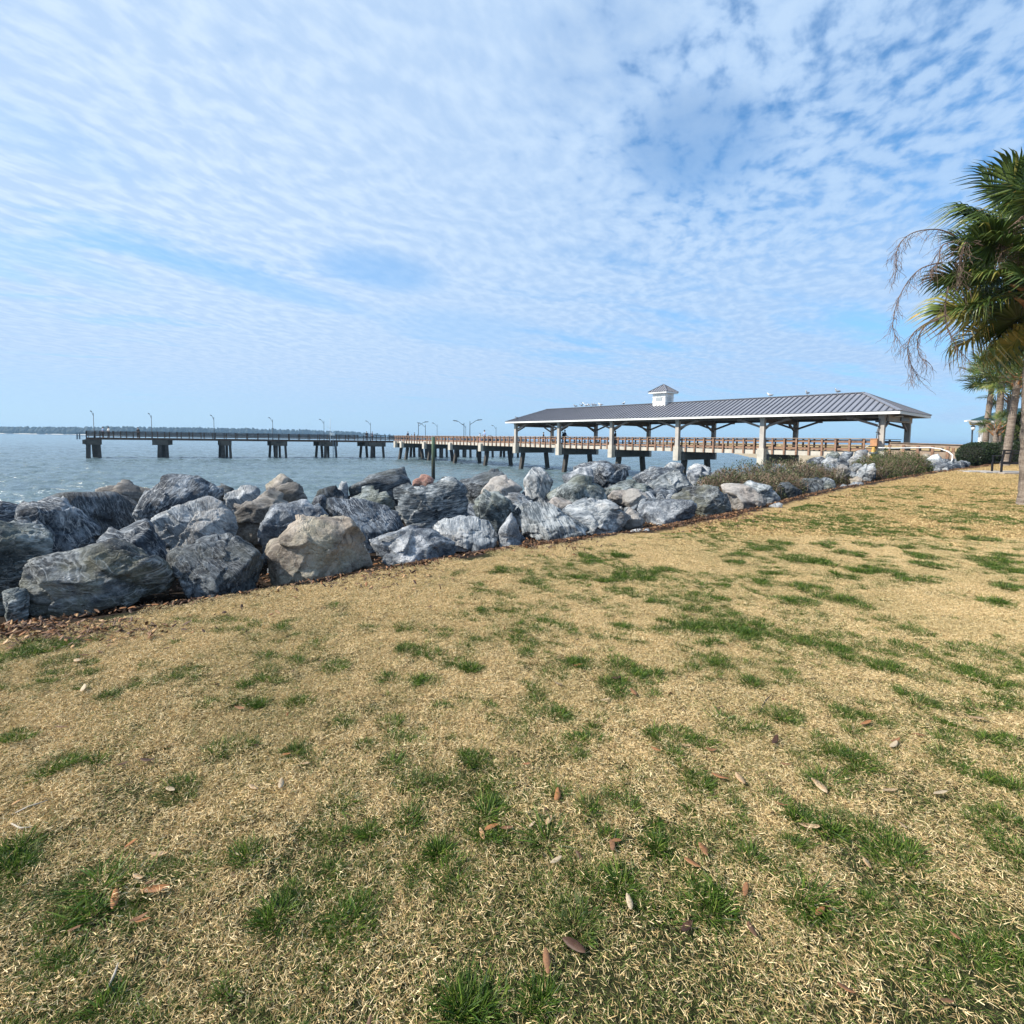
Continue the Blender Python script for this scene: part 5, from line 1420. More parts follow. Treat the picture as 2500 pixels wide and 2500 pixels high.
LEAVES = [ # photo px, length px, angle on screen (deg), colour, label
 (319,2078,38,35,'orange','single orange leaf above the widest coarse tuft, lower left'),
 (388,2103,42,5,'tan','narrow tan leaf right of the single orange leaf'),
 (380,2188,84,6,'orange','long orange leaf lying across the right foot of the widest coarse tuft'),
 (368,2170,34,20,'brown','brown leaf half under the long orange leaf'),
 (281,2211,44,80,'orange','narrow orange leaf standing in the middle of the widest coarse tuft'),
 (340,2262,52,25,'brown','curled brown leaf below the widest coarse tuft'),
 (350,2267,40,12,'orange','orange leaf in front of the curled brown one'),
 (182,2286,40,20,'brown','brown leaf at the lower left foot of the widest coarse tuft'),
 (338,2160,30,-35,'tan','tan leaf under the blades of the widest coarse tuft'),
 (416,1942,22,-20,'pale','pale leaf behind a green clump in the left of the lawn'),
 (619,1936,22,-30,'tan','left one of a tan and a pale leaf lying a hand apart'),
 (686,1928,26,80,'pale','right one of a tan and a pale leaf lying a hand apart'),
 (1200,2033,38,25,'orange','orange leaf at the foot of the dense centre tuft'),
 (1236,2034,30,5,'brown','brown leaf touching the orange one under the dense centre tuft'),
 (1177,2052,30,-70,'tan','tan leaf standing on edge left of the orange one under the dense centre tuft'),
 (1361,1955,38,80,'orange','orange leaf above the loose long bladed tuft'),
 (1340,2015,30,65,'tan','narrow tan leaf caught in the loose long bladed tuft'),
 (1298,2026,20,40,'pale','grey leaf at the left side of the loose long bladed tuft'),
 (1358,2113,34,35,'pale','grey tan leaf under the loose long bladed tuft'),
 (1335,2360,64,-83,'rust','upright narrow rust leaf near the bottom of the lawn'),
 (1402,2320,66,-32,'dark','dark rust leaf right above the upright narrow one near the bottom'),
 (1537,2216,40,-75,'pale','pale narrow leaf in the lower middle of the lawn'),
 (1495,2078,34,-80,'brown','thin brown leaf below a small rust one in the centre right'),
 (1505,2066,24,5,'rust','small rust leaf over the thin brown one'),
 (1717,2087,42,-60,'rust','rust leaf above the dark tuft with a long blade'),
 (1690,2122,50,-30,'rust','long rust leaf crossing dry blades above the dark tuft'),
 (1757,1912,44,-20,'orange','orange leaf left of a tan one in a green clump, centre right'),
 (1806,1918,38,-55,'tan','tan leaf right of the orange one in a green clump, centre right'),
 (1905,1978,34,-15,'orange','orange leaf left of the tuft leaning left'),
 (2000,1935,50,-40,'tan','fallen tan leaf in front of the tuft leaning left'),
 (1975,2034,56,-12,'tan','long curved tan leaf under the right hand clumps'),
 (1892,1822,42,60,'dark','large dark red brown leaf in the centre right of the lawn'),
 (1918,1880,30,-12,'rust','small rust leaf below the large dark red brown one'),
 (2113,1780,30,20,'orange','orange leaf beside a dark one in the upper right of the lawn'),
 (2385,1770,46,-5,'tan','broad tan leaf near the right edge of the lawn'),
 (2185,1822,24,10,'rust','rust leaf touching a pale leaf at the right of the lawn'),
 (2182,1832,22,40,'pale','pale leaf below the rust one at the right of the lawn'),
 (2296,1953,36,5,'pale','bluish pale leaf on the right side of the lawn'),
 (2170,1946,34,5,'tan','tan leaf between the two right hand green clumps'),
 (2245,1808,34,-5,'orange','orange leaf in the green clump near the right edge'),
 (2062,2420,0,0,'rust',''),
 (2064,2428,54,-28,'rust','long rust leaf near the bottom right of the lawn'),
 (2310,2463,36,-5,'brown','brown leaf close to the bottom right corner'),
 (2000,2243,30,40,'orange','left one of two brown leaves at the foot of the spiky tuft'),
 (2022,2232,26,-50,'brown','right one of two brown leaves at the foot of the spiky tuft'),
 (1833,2285,44,-65,'brown','grey brown leaf leaning between the dark and the spiky tufts'),
 (1675,2277,40,50,'dark','dark leaf left of the dark tuft with a long blade'),
 (2330,2300,32,-35,'rust','rust leaf in the dry grass near the right edge, low'),
 (2115,2123,34,-60,'tan','tan leaf left of the broad dark green patch'),
 (1819,2183,30,80,'rust','small rust leaf alone in the straw, centre right'),
 (2200,2030,34,-40,'tan','tan leaf over the broad dark green patch'),
 (1285,1875,20,0,'rust','small rust leaf in a straw area left of centre right clumps'),
 (1600,1840,26,-20,'orange','orange leaf at the left end of a green clump, middle of the lawn'),
 (1676,1834,26,0,'tan','tan leaf in a green clump, middle of the lawn'),
 (1735,1845,28,-5,'rust','rust leaf at the right end of a green clump, middle of the lawn'),
 (1478,1718,26,20,'tan','yellow tan leaf below the big twin green clumps'),
 (1548,1702,30,-50,'rust','rust leaf in the right one of the twin green clumps'),
 (1505,1665,24,10,'dark','dark leaf in the right one of the twin green clumps'),
 (1410,1632,22,15,'orange','orange leaf in the left one of the twin green clumps'),
 (1362,1678,22,-20,'tan','tan leaf just left under the twin green clumps'),
 (1690,1506,22,5,'pale','pale leaf over the large green patch in the right middle'),
 (1500,1700,1,0,'pale',''),
 (745,1876,26,10,'tan','tan leaf in a green clump, left middle of the lawn'),
 (752,1876,1,0,'tan',''),
 (700,1855,22,5,'orange','orange leaf left of a green clump, left middle of the lawn'),
 (585,1742,26,-10,'rust','rust leaf between two green clumps in the left middle'),
 (205,1613,26,5,'brown','brown leaf on the green strip near the olive stained boulder'),
 (190,1627,22,-30,'pale','pale leaf on the green strip near the olive stained boulder'),
 (205,1697,24,60,'pale','pale curled leaf beside a green clump at the left'),
 (360,1872,36,-10,'dark','dark curled leaf lying in the straw at the left'),
 (422,1832,22,10,'tan','tan leaf above a small green clump at the left'),
 (300,1880,30,15,'dark','thin dark leaf left of the dark curled one'),
 (150,1792,30,0,'brown','thin brown leaf lying in pale straw at the far left'),
 (40,1977,30,30,'tan','tan curled leaf at the left edge of the lawn'),
]
seen = 0
for i, (px, py, L, ang, colr, lab) in enumerate(LEAVES):
    if not lab: continue
    g = ground_hit(px, py)
    a = math.radians(ang)
    q = ground_hit(px + math.cos(a) * L / 2, py - math.sin(a) * L / 2); q2 = ground_hit(px - math.cos(a) * L / 2, py + math.sin(a) * L / 2)
    Lm = min(max((q - q2).length, 0.03), 0.095)
    me = leaf_mesh(500 + i, Lm, Lm * random.uniform(0.27, 0.38), LFW[colr] + random.uniform(-.04, .04))
    d = q - q2
    o = link('fallen_leaf', me, LEAFM, None, Matrix.Translation((g.x, g.y, gz(g.x, g.y) + 0.026)) @ Matrix.Rotation(math.atan2(d.y, d.x), 4, 'Z') @ Matrix.Rotation(random.uniform(-.25, .25), 4, 'X') @ Matrix.Rotation(random.uniform(-.12, .12), 4, 'Y'))
    tag(o, lab, 'leaf', 'fallen leaves on the lawn')
# litter along the foot of the boulders and small leaves over the lawn
lit = [proto_obj('litter_leaf', leaf_mesh(700 + i, random.uniform(.045, .075), random.uniform(.015, .028), t), LEAFM) for i, t in enumerate((.02, .1, .16, .22, .3, .38, .5, .85))]
LCOL = hidden_collection('litter_sources', lit)
LP, LS = [], []
rng = np.random.default_rng(12)
for _ in range(40000):
    x = rng.uniform(-7, 27); y = np.interp(x, BND[:, 0], BND[:, 1])
    k = np.searchsorted(BND[:, 0], x); tg = BND[k] - BND[k-1]; tg /= np.hypot(*tg)
    near = y < 13
    if not near and rng.random() < 0.5: continue
    wv_ = 0.5 + 0.5 * math.sin(x * 1.9 + 1.3 * math.sin(x * 0.7)) 
    s = 0.35 - rng.exponential(0.14 + 0.18 * wv_) if rng.random() < 0.5 else rng.uniform(0.0, 1.3)
    if rng.random() > 0.6 + 0.4 * wv_: continue
    s -= 0.22 * math.sin(x * 0.9) * math.sin(x * 2.3 + 1)
    if rng.random() > 0.55 + 0.45 * wv_: continue
    LP.append((x - tg[1]*s, y + tg[0]*s)); LS.append(rng.uniform(0.6, 1.15))
for _ in range(900):      # the deeper drift at the near left corner
    g_ = ground_hit(rng.normal(130, 150), rng.normal(1545, 16)); LP.append((g_.x, g_.y)); LS.append(rng.uniform(0.6, 1.1))
nl = len(LP)
for _ in range(520):
    y = rng.uniform(1.2, 9) ; x = rng.uniform(-y*1.03, y*1.03)
    s_ = sdist([(x, y)])[0]
    if s_ > -0.3 or rng.random() > math.exp((s_ + 0.3) * 0.35) * 0.8: continue
    LP.append((x, y)); LS.append(rng.uniform(0.5, 0.95))
LP = np.array(LP); n = len(LP); LZ = ground_z(LP) + np.where(np.arange(n) < nl, rng.uniform(0.005, 0.04, n), 0.014)
lt = scatter('leaf_litter', np.c_[LP, LZ], np.c_[rng.normal(0, .4, n), rng.normal(0, .4, n), rng.uniform(0, 6.28, n)], np.array(LS), rng.integers(0, 8, n), LCOL,
        'brown leaf litter drifted along the foot of the boulders')
print('litter', n)
# white feather-like shells of twig on the left lawn
TW = simple('bleached_twig', (0.36, 0.32, 0.26), 0.8, 0.1, 20)
DT = simple('dark_twig', (0.06, 0.045, 0.035), 0.8, 0.2, 20)
for pts_, mat, lab in (([(28,2022),(50,2038),(78,2040)], TW, 'pale bleached twig lying at the left edge of the lawn'), ([(262,2432),(280,2400),(290,2378)], TW, 'pale split twig low in the left of the lawn'),
                       ([(30,2000),(70,1985),(118,1973)], TW, 'long thin pale twig above the bleached one at the left edge'), ([(1855,1745),(1868,1722),(1885,1706)], DT, 'crooked dark twig standing in the straw, centre right')):
    P3 = [ground_hit(*p) + Vector((0, 0, 0.02 + 0.008 * i)) for i, p in enumerate(pts_)]
    mb = MB(); mb.tube(P3, [0.003, 0.004, 0.0015], 6)
    tag(mb.build('twig', mat, None, True), lab, 'twig')

# ------------------------------------------------------------------ palms
FROND = leaf_mat('palm_leaf', [(0.0, (0.014, 0.032, 0.008)), (0.4, (0.05, 0.090, 0.020)), (0.75, (0.12, 0.17, 0.038)), (0.93, (0.26, 0.24, 0.06)), (1.0, (0.45, 0.31, 0.09))], 0.38, 0.18, 0.5)
STALK = simple('palm_stalk', (0.20, 0.19, 0.07), 0.6, 0.3, 6)
DEAD = simple('dead_stalk', (0.17, 0.115, 0.09), 0.8, 0.3, 9)
BOOT = simple('palm_boot', (0.30, 0.155, 0.075), 0.85, 0.45, 7, bmp=0.4)
m, nt, b = new_mat('palm_trunk')
tc = texco(nt)
rings = noise(nt, vmth(nt, 'MULTIPLY', tc, (1.2, 1.2, 9)), 1.6, 5, 0.6)
fib = noise(nt, vmth(nt, 'MULTIPLY', tc, (9, 9, 3)), 4, 5, 0.7)
c = ramp(nt, mth(nt, 'ADD', mth(nt, 'MULTIPLY', rings, 0.5), mth(nt, 'MULTIPLY', fib, 0.5)), [(0.35, (0.07, 0.05, 0.04)), (0.5, (0.22, 0.175, 0.14)), (0.68, (0.36, 0.31, 0.26))])
nt.links.new(c, b.inputs['Base Color']); b.inputs['Roughness'].default_value = 0.9
bump(nt, mth(nt, 'ADD', rings, mth(nt, 'MULTIPLY', fib, 0.7)), 0.9, 0.05, b)
TRUNK = m

def frond_mesh(seed, pet=1.25, fan=0.86, nleaf=54, arch=0.35, droop=0.45, yellow=0.0):
    """a costapalmate leaf along +X: petiole, short curved rib, segments fanned round it with drooping tips"""
    rg = np.random.default_rng(seed)
    VV, FF, TT = [], [], []; n = 0
    def rib(t):      # t 0..1 petiole, 1..1.6 costa
        x = t * pet; return np.array([x, 0, -arch * max(0, t) ** 2 * pet * 0.45])
    # petiole as a thin triangular prism
    P0 = [rib(t) for t in np.linspace(0, 1.26, 9)]
    for i, p in enumerate(P0):
        w = 0.028 * (1 - 0.6 * i / 8)
        VV += [p + (0, w, 0), p + (0, -w, 0), p + (0, 0, -w * 1.1)]
    for i in range(8):
        a = 3 * i
        for j in range(3):
            FF.append((a + j, a + (j+1) % 3, a + 3 + (j+1) % 3, a + 3 + j)); TT.append(0.62 + yellow * 0.2)
    n = len(VV)
    for k in range(nleaf):
        f = (k + 0.5) / nleaf * 2 - 1                     # -1..1
        ang = f * 2.6 + rg.normal(0, 0.03)
        t0 = 1.0 + 0.26 * (1 - abs(f)) ** 1.3
        o = rib(t0)
        L = fan * (1.0 - 0.25 * abs(f) ** 2) * rg.uniform(0.88, 1.08)
        lift = 0.28 * math.sin(k * math.pi) + rg.normal(0, 0.05) + 0.25 * (1 - abs(f))*0 + (0.10 if k % 2 else -0.06)
        d = np.array([math.cos(ang), math.sin(ang), 0.22 + lift * 0.6]); d /= np.linalg.norm(d)
        slope_ = np.array([1, 0, -arch * 1.2]) ; 
        side = np.array([-math.sin(ang), math.cos(ang), 0])
        W = 0.035 * rg.uniform(0.85, 1.15) * (1 - 0.25 * abs(f))
        dr = droop * rg.uniform(0.5, 1.5)
        tint = np.clip(rg.normal(0.42, 0.17) + yellow, 0, 0.92)
        S = 5
        ring = []
        for j in range(S + 1):
            u = j / S
            p = o + d * L * u + np.array([0, 0, -1.0]) * dr * L * max(0, u - 0.5) ** 2 * 2.2 - np.array([0, 0, arch * 0.5]) * (L * u * max(math.cos(ang), 0))
            p = p - d * (dr * L * max(0, u - 0.55) ** 2 * 0.9)
            w = W * (0.45 + 1.1 * u if u < 0.5 else 2.0 * (1.02 - u)) 
            fold = w * 0.5
            ring += [p + side * w, p + (0, 0, -fold), p - side * w]
        VV += ring
        for j in range(S):
            a = n + 3 * j
            for q in range(2):
                FF.append((a + q, a + q + 1, a + q + 4, a + q + 3)); TT.append(min(1, tint + (0.30 if j == S - 1 and rg.random() < 0.5 else 0)))
        n = len(VV)
    return mesh_tint('frond', np.array(VV), np.array(FF), np.array(TT), True)
FR = [frond_mesh(900 + i, arch=a_, droop=d_, yellow=y_) for i, (a_, d_, y_) in enumerate(((.25, .35, 0), (.4, .55, .03), (.5, .8, .05), (.35, .45, -.08), (.55, 1.1, .10), (.3, .5, .0)))]
FRD = [frond_mesh(950 + i, arch=0.6, droop=1.4, yellow=0.42) for i in range(2)]
for f_ in FR + FRD: f_.materials.append(FROND)
FRL = [frond_mesh(970 + i, nleaf=30, arch=a_, droop=d_, yellow=y_) for i, (a_, d_, y_) in enumerate(((.3, .3, .12), (.4, .5, .05), (.35, .4, .22)))]
for f_ in FRL: f_.materials.append(FROND)

def trunk_mesh(pts, r0, r1, seed, n=18):
    rg = np.random.default_rng(seed); mb = MB(); P_ = []; Rr = []
    pts = [Vector(p) for p in pts]; K = 40
    for i in range(K + 1):
        f = i / K * (len(pts) - 1); a = int(min(f, len(pts) - 2)); q = pts[a].lerp(pts[a + 1], f - a)
        P_.append(q); Rr.append((r0 + (r1 - r0) * i / K) * (1 + 0.05 * rg.normal()) + (0.08 * max(0, 1 - i / 3.0)))
    mb.tube(P_, Rr, n); return mb.mesh('trunk', True)
def palm(label, base, top, nf, scale, seed, lo=-60, fr=None, grp='cabbage palms at the right', boots=14, crown_len=0.9, r0=0.2, r1=0.15, dead=2, az_keep=None):
    rg = np.random.default_rng(seed)
    base, top = Vector(base), Vector(top)
    t = thing('palm_tree', label, 'palm tree', base, grp)
    I = Matrix.Identity(4)
    mid = base.lerp(top, 0.5) + Vector((rg.normal(0, .05), 0, 0))
    link('trunk', trunk_mesh([base + Vector((0, 0, -.1)), mid, top], r0, r1, seed), TRUNK, t, I)
    fr = fr or FR
    for k in range(nf):
        f = k / (nf - 1)
        el = math.radians(78 + (lo - 78) * f ** 0.85) + rg.normal(0, 0.08); az = k * 2.39996 + rg.normal(0, 0.15)
        o = top + Vector((0, 0, crown_len * (0.9 - 1.0 * f)))
        M = Matrix.Translation(o) @ Matrix.Rotation(az, 4, 'Z') @ Matrix.Rotation(-el, 4, 'Y') @ Matrix.Rotation(rg.normal(0, 0.65), 4, 'X') @ Matrix.Scale(scale * rg.uniform(0.85, 1.1), 4)
        me = fr[rg.integers(0, len(fr))] if f < 0.93 or fr is FRL else FRD[rg.integers(0, 2)]
        link('frond', me, None, t, M)
    for k in range(boots):
        az = k * 2.4; z = -0.75 * k / boots
        o = top + Vector((0, 0, z + 0.15))
        d = Vector((math.cos(az), math.sin(az), 0))
        mb = MB(); w = 0.06
        p0 = o + d * r1 * 0.8; p1 = o + d * (r1 + 0.16) + Vector((0, 0, 0.22)); p2 = o + d * (r1 + 0.34) + Vector((0, 0, 0.36 + rg.uniform(-.1, .1)))
        mb.tube([p0, p1, p2], [w, w * 0.7, w * 0.4], 5)
        link('boot', mb.mesh('boot'), BOOT, t, I)
    return t
def gpt(px, py, Y):
    p = at(px, py, Y); return Vector((p.x, p.y, gz(p.x, p.y)))
# the near palm: trunk just inside the right edge of the view, crown filling the right margin
Yp = 12.3
b0 = at(2521, HZ(2521), Yp); b0.z = gz(b0.x, b0.y)
tp = at(2534, 700, Yp)
near = palm('tall near cabbage palm at the right edge, its ragged crown against the sky', b0, tp, 62, 0.98, 5, lo=-14, crown_len=1.15, r0=0.175, r1=0.17, boots=18)
t2 = at(2640, 735, Yp + 0.6); b2 = at(2700, HZ(2700), Yp + 0.6); b2.z = gz(b2.x, b2.y)
palm('second near palm mostly outside the right edge, only its upper left fronds showing', b2, t2, 46, 1.05, 9, lo=-25, crown_len=0.9)
# bare flower stalks hanging out of the near crown
def spray(polys, seed):
    rg = np.random.default_rng(seed); mb = MB()
    P_ = [at(x, y, Yp - 0.4) for x, y in polys]
    K = 26; L = []
    for i in range(K + 1):      # smooth the polyline
        f = i / K * (len(P_) - 1); a = int(min(f, len(P_) - 2)); u = f - a
        p0, p1, p2, p3 = P_[max(a-1, 0)], P_[a], P_[a+1], P_[min(a+2, len(P_)-1)]
        L.append(0.5 * ((2*p1) + (p2 - p0)*u + (2*p0 - 5*p1 + 4*p2 - p3)*u*u + (3*p1 - p0 - 3*p2 + p3)*u**3))
    mb.tube(L, list(np.linspace(0.016, 0.004, len(L))), 5)
    for i in range(4, len(L)):
        if rg.random() < 0.15: continue
        tdir = (L[i] - L[i-1]).normalized()
        for _ in range(2):
            d = (tdir * 0.7 + Vector((rg.normal(0, .5), rg.normal(0, .6), rg.normal(-.5, .4)))).normalized()
            q = L[i].copy(); pts = [q.copy()]; n_ = rg.integers(3, 6)
            for j in range(n_):
                d = (d + Vector((rg.normal(0, .28), rg.normal(0, .28), -0.22 + rg.normal(0, .12)))).normalized()
                q = q + d * rg.uniform(0.07, 0.12); pts.append(q.copy())
                if j > 0 and rg.random() < 0.8:
                    e = (d + Vector((rg.normal(0, .8), rg.normal(0, .8), rg.normal(-.2, .5)))).normalized()
                    mb.tube([q, q + e * 0.07, q + e * 0.12 + Vector((0, 0, -.03))], [0.004, 0.003, 0.002], 3, False)
            mb.tube(pts, list(np.linspace(0.0048, 0.0024, len(pts))), 4, False)
    o = link('flower_stalk', mb.mesh('flower_stalk', True), DEAD, near, Matrix.Identity(4))
spray([(2330, 575), (2290, 560), (2235, 566), (2200, 590), (2188, 625), (2190, 660)], 1)
spray([(2330, 590), (2300, 600), (2290, 640), (2275, 655)], 11)
spray([(2300, 640), (2250, 655), (2215, 690), (2190, 740), (2180, 790), (2187, 830)], 2)
spray([(2310, 770), (2260, 790), (2225, 820), (2216, 860), (2226, 895), (2238, 915)], 3)
spray([(2290, 780), (2255, 800), (2240, 835), (2246, 870), (2262, 880)], 13)
spray([(2315, 700), (2308, 750), (2312, 800), (2335, 845), (2358, 880)], 4)
spray([(2400, 600), (2360, 590), (2350, 620), (2345, 650), (2342, 690)], 5)
spray([(2500, 530), (2460, 560), (2450, 600), (2440, 640)], 6)
spray([(2510, 520), (2480, 545), (2482, 590), (2495, 620)], 7)

# the row of palms behind the hedge
for i, (bx, by, tx, ty, Y, sc, r, lab, nf) in enumerate([
    (2404, 1082, 2424, 925, 35.5, 0.98, 0.185, 'slim cabbage palm with a bare grey trunk, leftmost of the row behind the hedge', 40),
    (2437, 1082, 2447, 918, 33.5, 1.0, 0.20, 'cabbage palm in the row behind the hedge, second from the left', 40),
    (2456, 1098, 2485, 925, 27.5, 0.95, 0.18, 'leaning cabbage palm with orange boots in front of the row behind the hedge', 40),
    (2462, 1082, 2468, 968, 37.0, 0.92, 0.23, 'short cabbage palm with a rusty brown boot covered trunk', 20),
    (2425, 1080, 2432, 1046, 31.5, 0.52, 0.16, 'small low fan palm with a dark green head just above the hedge', 16),
    (2520, 1085, 2530, 935, 31.0, 0.95, 0.22, 'cabbage palm cut by the right edge behind the near trunk', 22)]):
    b_ = at(bx, HZ(bx), Y); b_.z = gz(b_.x, b_.y); t_ = at(tx, ty, Y)
    palm(lab, b_, t_, nf, sc * 0.86, 40 + i, lo=-18, fr=FRL, boots=12, crown_len=0.7 if i != 4 else 0.3, r0=r, r1=r * 0.82)

# ------------------------------------------------------------------ shrubs and hedge
def shrub_mesh(fn, n, size, seed, tint=(0.5, 0.2), wl=0.45):
    """leaf quads on and inside a shape: fn(rg) -> point, outward normal"""
    rg = np.random.default_rng(seed)
    P_, Nn = fn(rg, n)
    d = Nn + rg.normal(0, 0.65, P_.shape); d /= np.linalg.norm(d, axis=1)[:, None]
    s = np.cross(d, rg.normal(size=P_.shape)); s /= np.linalg.norm(s, axis=1)[:, None]
    L = size * rg.uniform(0.6, 1.3, n)[:, None]; W = L * wl
    V = np.stack([P_, P_ + d*L*0.5 + s*W*0.5, P_ + d*L, P_ + d*L*0.5 - s*W*0.5], 1)
    F = np.arange(n * 4).reshape(n, 4)
    T = np.clip(rg.normal(tint[0], tint[1], n), 0, 1)
    return mesh_tint('foliage', V.reshape(-1, 3), F, T)
def mound(lobes, lowcut=-0.1, shell=0.25, rough=0.25):
    def fn(rg, n):
        L_ = np.array(lobes, float); w = L_[:, 3] * L_[:, 4] * L_[:, 5]; w = w ** 0.7; w /= w.sum()
        k = rg.choice(len(L_), n, p=w)
        d = rg.normal(size=(n, 3)); d[:, 2] = np.abs(d[:, 2]) - 0.25 * rg.random(n); d /= np.linalg.norm(d, axis=1)[:, None]
        r = 1 - shell * rg.random(n) ** 1.5 + rough * fbm(d * 2.2 + k[:, None] * 5.1, 3, 5)
        r += (rg.random(n) < 0.06) * rg.uniform(0, 0.18, n)
        c = L_[k]
        return c[:, :3] + d * c[:, 3:6] * r[:, None], d
    return fn
GREYG = leaf_mat('grey_green_leaf', [(0.0, (0.02, 0.026, 0.012)), (0.5, (0.075, 0.092, 0.038)), (0.8, (0.15, 0.165, 0.075)), (1.0, (0.30, 0.28, 0.18))], 0.6, 0.2, 0.35)
YEWG = leaf_mat('dark_hedge_leaf', [(0.0, (0.007, 0.014, 0.006)), (0.5, (0.020, 0.038, 0.014)), (0.9, (0.05, 0.08, 0.03)), (1.0, (0.09, 0.12, 0.05))], 0.45, 0.1, 0.4)
MIDG = leaf_mat('olive_shrub_leaf', [(0.0, (0.02, 0.032, 0.01)), (0.5, (0.065, 0.095, 0.028)), (0.9, (0.14, 0.17, 0.055)), (1.0, (0.22, 0.20, 0.10))], 0.6, 0.2, 0.35)
TWIG = simple('grey_twig', (0.25, 0.175, 0.125), 0.85, 0.3, 12)
def twigs(lobes, n, seed, r=0.009):
    rg = np.random.default_rng(seed); mb = MB(); L_ = np.array(lobes, float)
    for k in range(n):
        c = L_[rg.integers(0, len(L_))]
        b_ = Vector((c[0] + rg.normal(0, .35) * c[3], c[1] + rg.normal(0, .35) * c[4], c[2] - 0.1))
        a = rg.uniform(0, 6.28); e = rg.uniform(0.35, 1.3)
        tip = Vector((c[0] + math.cos(a) * math.cos(e) * c[3], c[1] + math.sin(a) * math.cos(e) * c[4], c[2] + math.sin(e) * c[5])) * 1.0
        m_ = b_.lerp(tip, 0.5) + Vector((rg.normal(0, .08), rg.normal(0, .08), rg.normal(0, .06)))
        mb.tube([b_, m_, tip], [r, r * 0.7, r * 0.35], 3, False)
    return mb.mesh('twigs')
def shrub(label, lobes, nleaf, size, mat, seed, ntw, name='shrub', cat='shrub', grp='low shrubs on the bank', **kw):
    c = np.array(lobes)[:, :2].mean(0)
    t = thing(name, label, cat, (c[0], c[1], gz(c[0], c[1])), grp)
    link('foliage', shrub_mesh(mound(lobes, **kw), nleaf, size, seed), mat, t, Matrix.Identity(4))
    if ntw: link('twigs', twigs(lobes, ntw, seed + 1), TWIG, t, Matrix.Identity(4))
    return t
def lobe(px, py_top, py_base, s, wpx, depth=0.8):
    Y = px_sea(px, s); p1 = at(px, py_top, Y); p0 = at(px, py_base, Y)
    return (p0.x, p0.y, p0.z, wpx * Y / FPX, depth, max(0.2, p1.z - p0.z))
shrub('broad grey green shrub with bare lower twigs behind the square dark boulder',
      [lobe(1775, 1140, 1200, 1.7, 50), lobe(1830, 1128, 1195, 1.7, 52), lobe(1890, 1120, 1195, 1.8, 58), lobe(1945, 1117, 1190, 1.8, 50), lobe(1740, 1160, 1195, 1.6, 35), lobe(1850, 1150, 1215, 1.1, 60, .5), lobe(1920, 1150, 1205, 1.1, 60, .5)],
      15000, 0.06, GREYG, 60, 1100, shell=0.6)
shrub('smaller grey green shrub at the right foot of the broad one',
      [lobe(1985, 1128, 1175, 1.8, 38), lobe(2020, 1138, 1180, 1.6, 34), lobe(2048, 1152, 1180, 1.4, 20)], 4000, 0.055, GREYG, 64, 500, shell=0.6)
shrub('rounded olive shrub between the heap of stones and the pale domed boulder',
      [lobe(2130, 1105, 1150, 1.7, 45), lobe(2170, 1099, 1155, 1.5, 50), lobe(2215, 1101, 1150, 1.3, 42), lobe(2150, 1115, 1168, 0.8, 48, .5), lobe(2195, 1112, 1160, 0.7, 48, .5), lobe(2238, 1110, 1150, .9, 22)],
      20000, 0.055, MIDG, 66, 700, shell=0.5)
# clipped hedge and the planting behind it
def hl(px, top, base, Y, wpx, depth=1.0, sq=0.0):
    p1 = at(px, top, Y); p0 = at(px, base, Y)
    return (p0.x, p0.y, (p0.z * 0.65 + p1.z * 0.35), wpx * Y / FPX, depth, (p1.z - p0.z) * 0.66)
def hedge(label, L_, n, mat, seed, size=0.075):
    c = np.array(L_)[:, :2].mean(0)
    t = thing('hedge', label, 'hedge', (c[0], c[1], gz(c[0], c[1])), 'clipped hedge bushes under the palms')
    def fn(rg, n_):
        A = np.array(L_, float); k = rg.integers(0, len(A), n_); d = rg.normal(size=(n_, 3)); d /= np.linalg.norm(d, axis=1)[:, None]
        r = 1 + 0.07 * fbm(d * 3 + k[:, None] * 3.3, 3, 5) - 0.10 * rg.random(n_)
        P_ = A[k, :3] + d * A[k, 3:6] * r[:, None]
        return P_, d
    link('foliage', shrub_mesh(fn, n, size, seed, (0.5, 0.22), 0.6), mat, t, Matrix.Identity(4))
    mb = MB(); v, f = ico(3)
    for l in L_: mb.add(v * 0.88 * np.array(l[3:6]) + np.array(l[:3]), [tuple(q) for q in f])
    mb.build('dark_core', mat if False else INNER, t, True, Matrix.Identity(4))  # added dark blobs inside the bushes, so nothing shows through the leaves
INNER = simple('hedge_core', (0.012, 0.014, 0.008), 0.9, 0.3, 6)
Yh = 31.0
hedge('wide rounded clipped dark green hedge bush at the end of the walkway rail', [hl(2376, 1081, 1127, Yh, 28), hl(2400, 1080, 1129, Yh, 34), hl(2422, 1082, 1129, Yh, 30)], 16000, YEWG, 71)
hedge('clipped hedge bush directly behind the bench', [hl(2446, 1080, 1127, Yh - .6, 26), hl(2470, 1078, 1126, Yh - .8, 26)], 9000, YEWG, 72)
hedge('dark hedge bush at the right edge behind the near palm trunk', [hl(2500, 1070, 1126, Yh, 34), hl(2540, 1060, 1126, Yh, 34)], 9000, YEWG, 73)
hedge('loose taller green bush between the palm trunks behind the hedge', [hl(2488, 1010, 1110, Yh + 3, 24), hl(2515, 985, 1110, Yh + 3, 30), hl(2462, 1040, 1110, Yh + 3, 20)], 12000, MIDG, 74, 0.13)
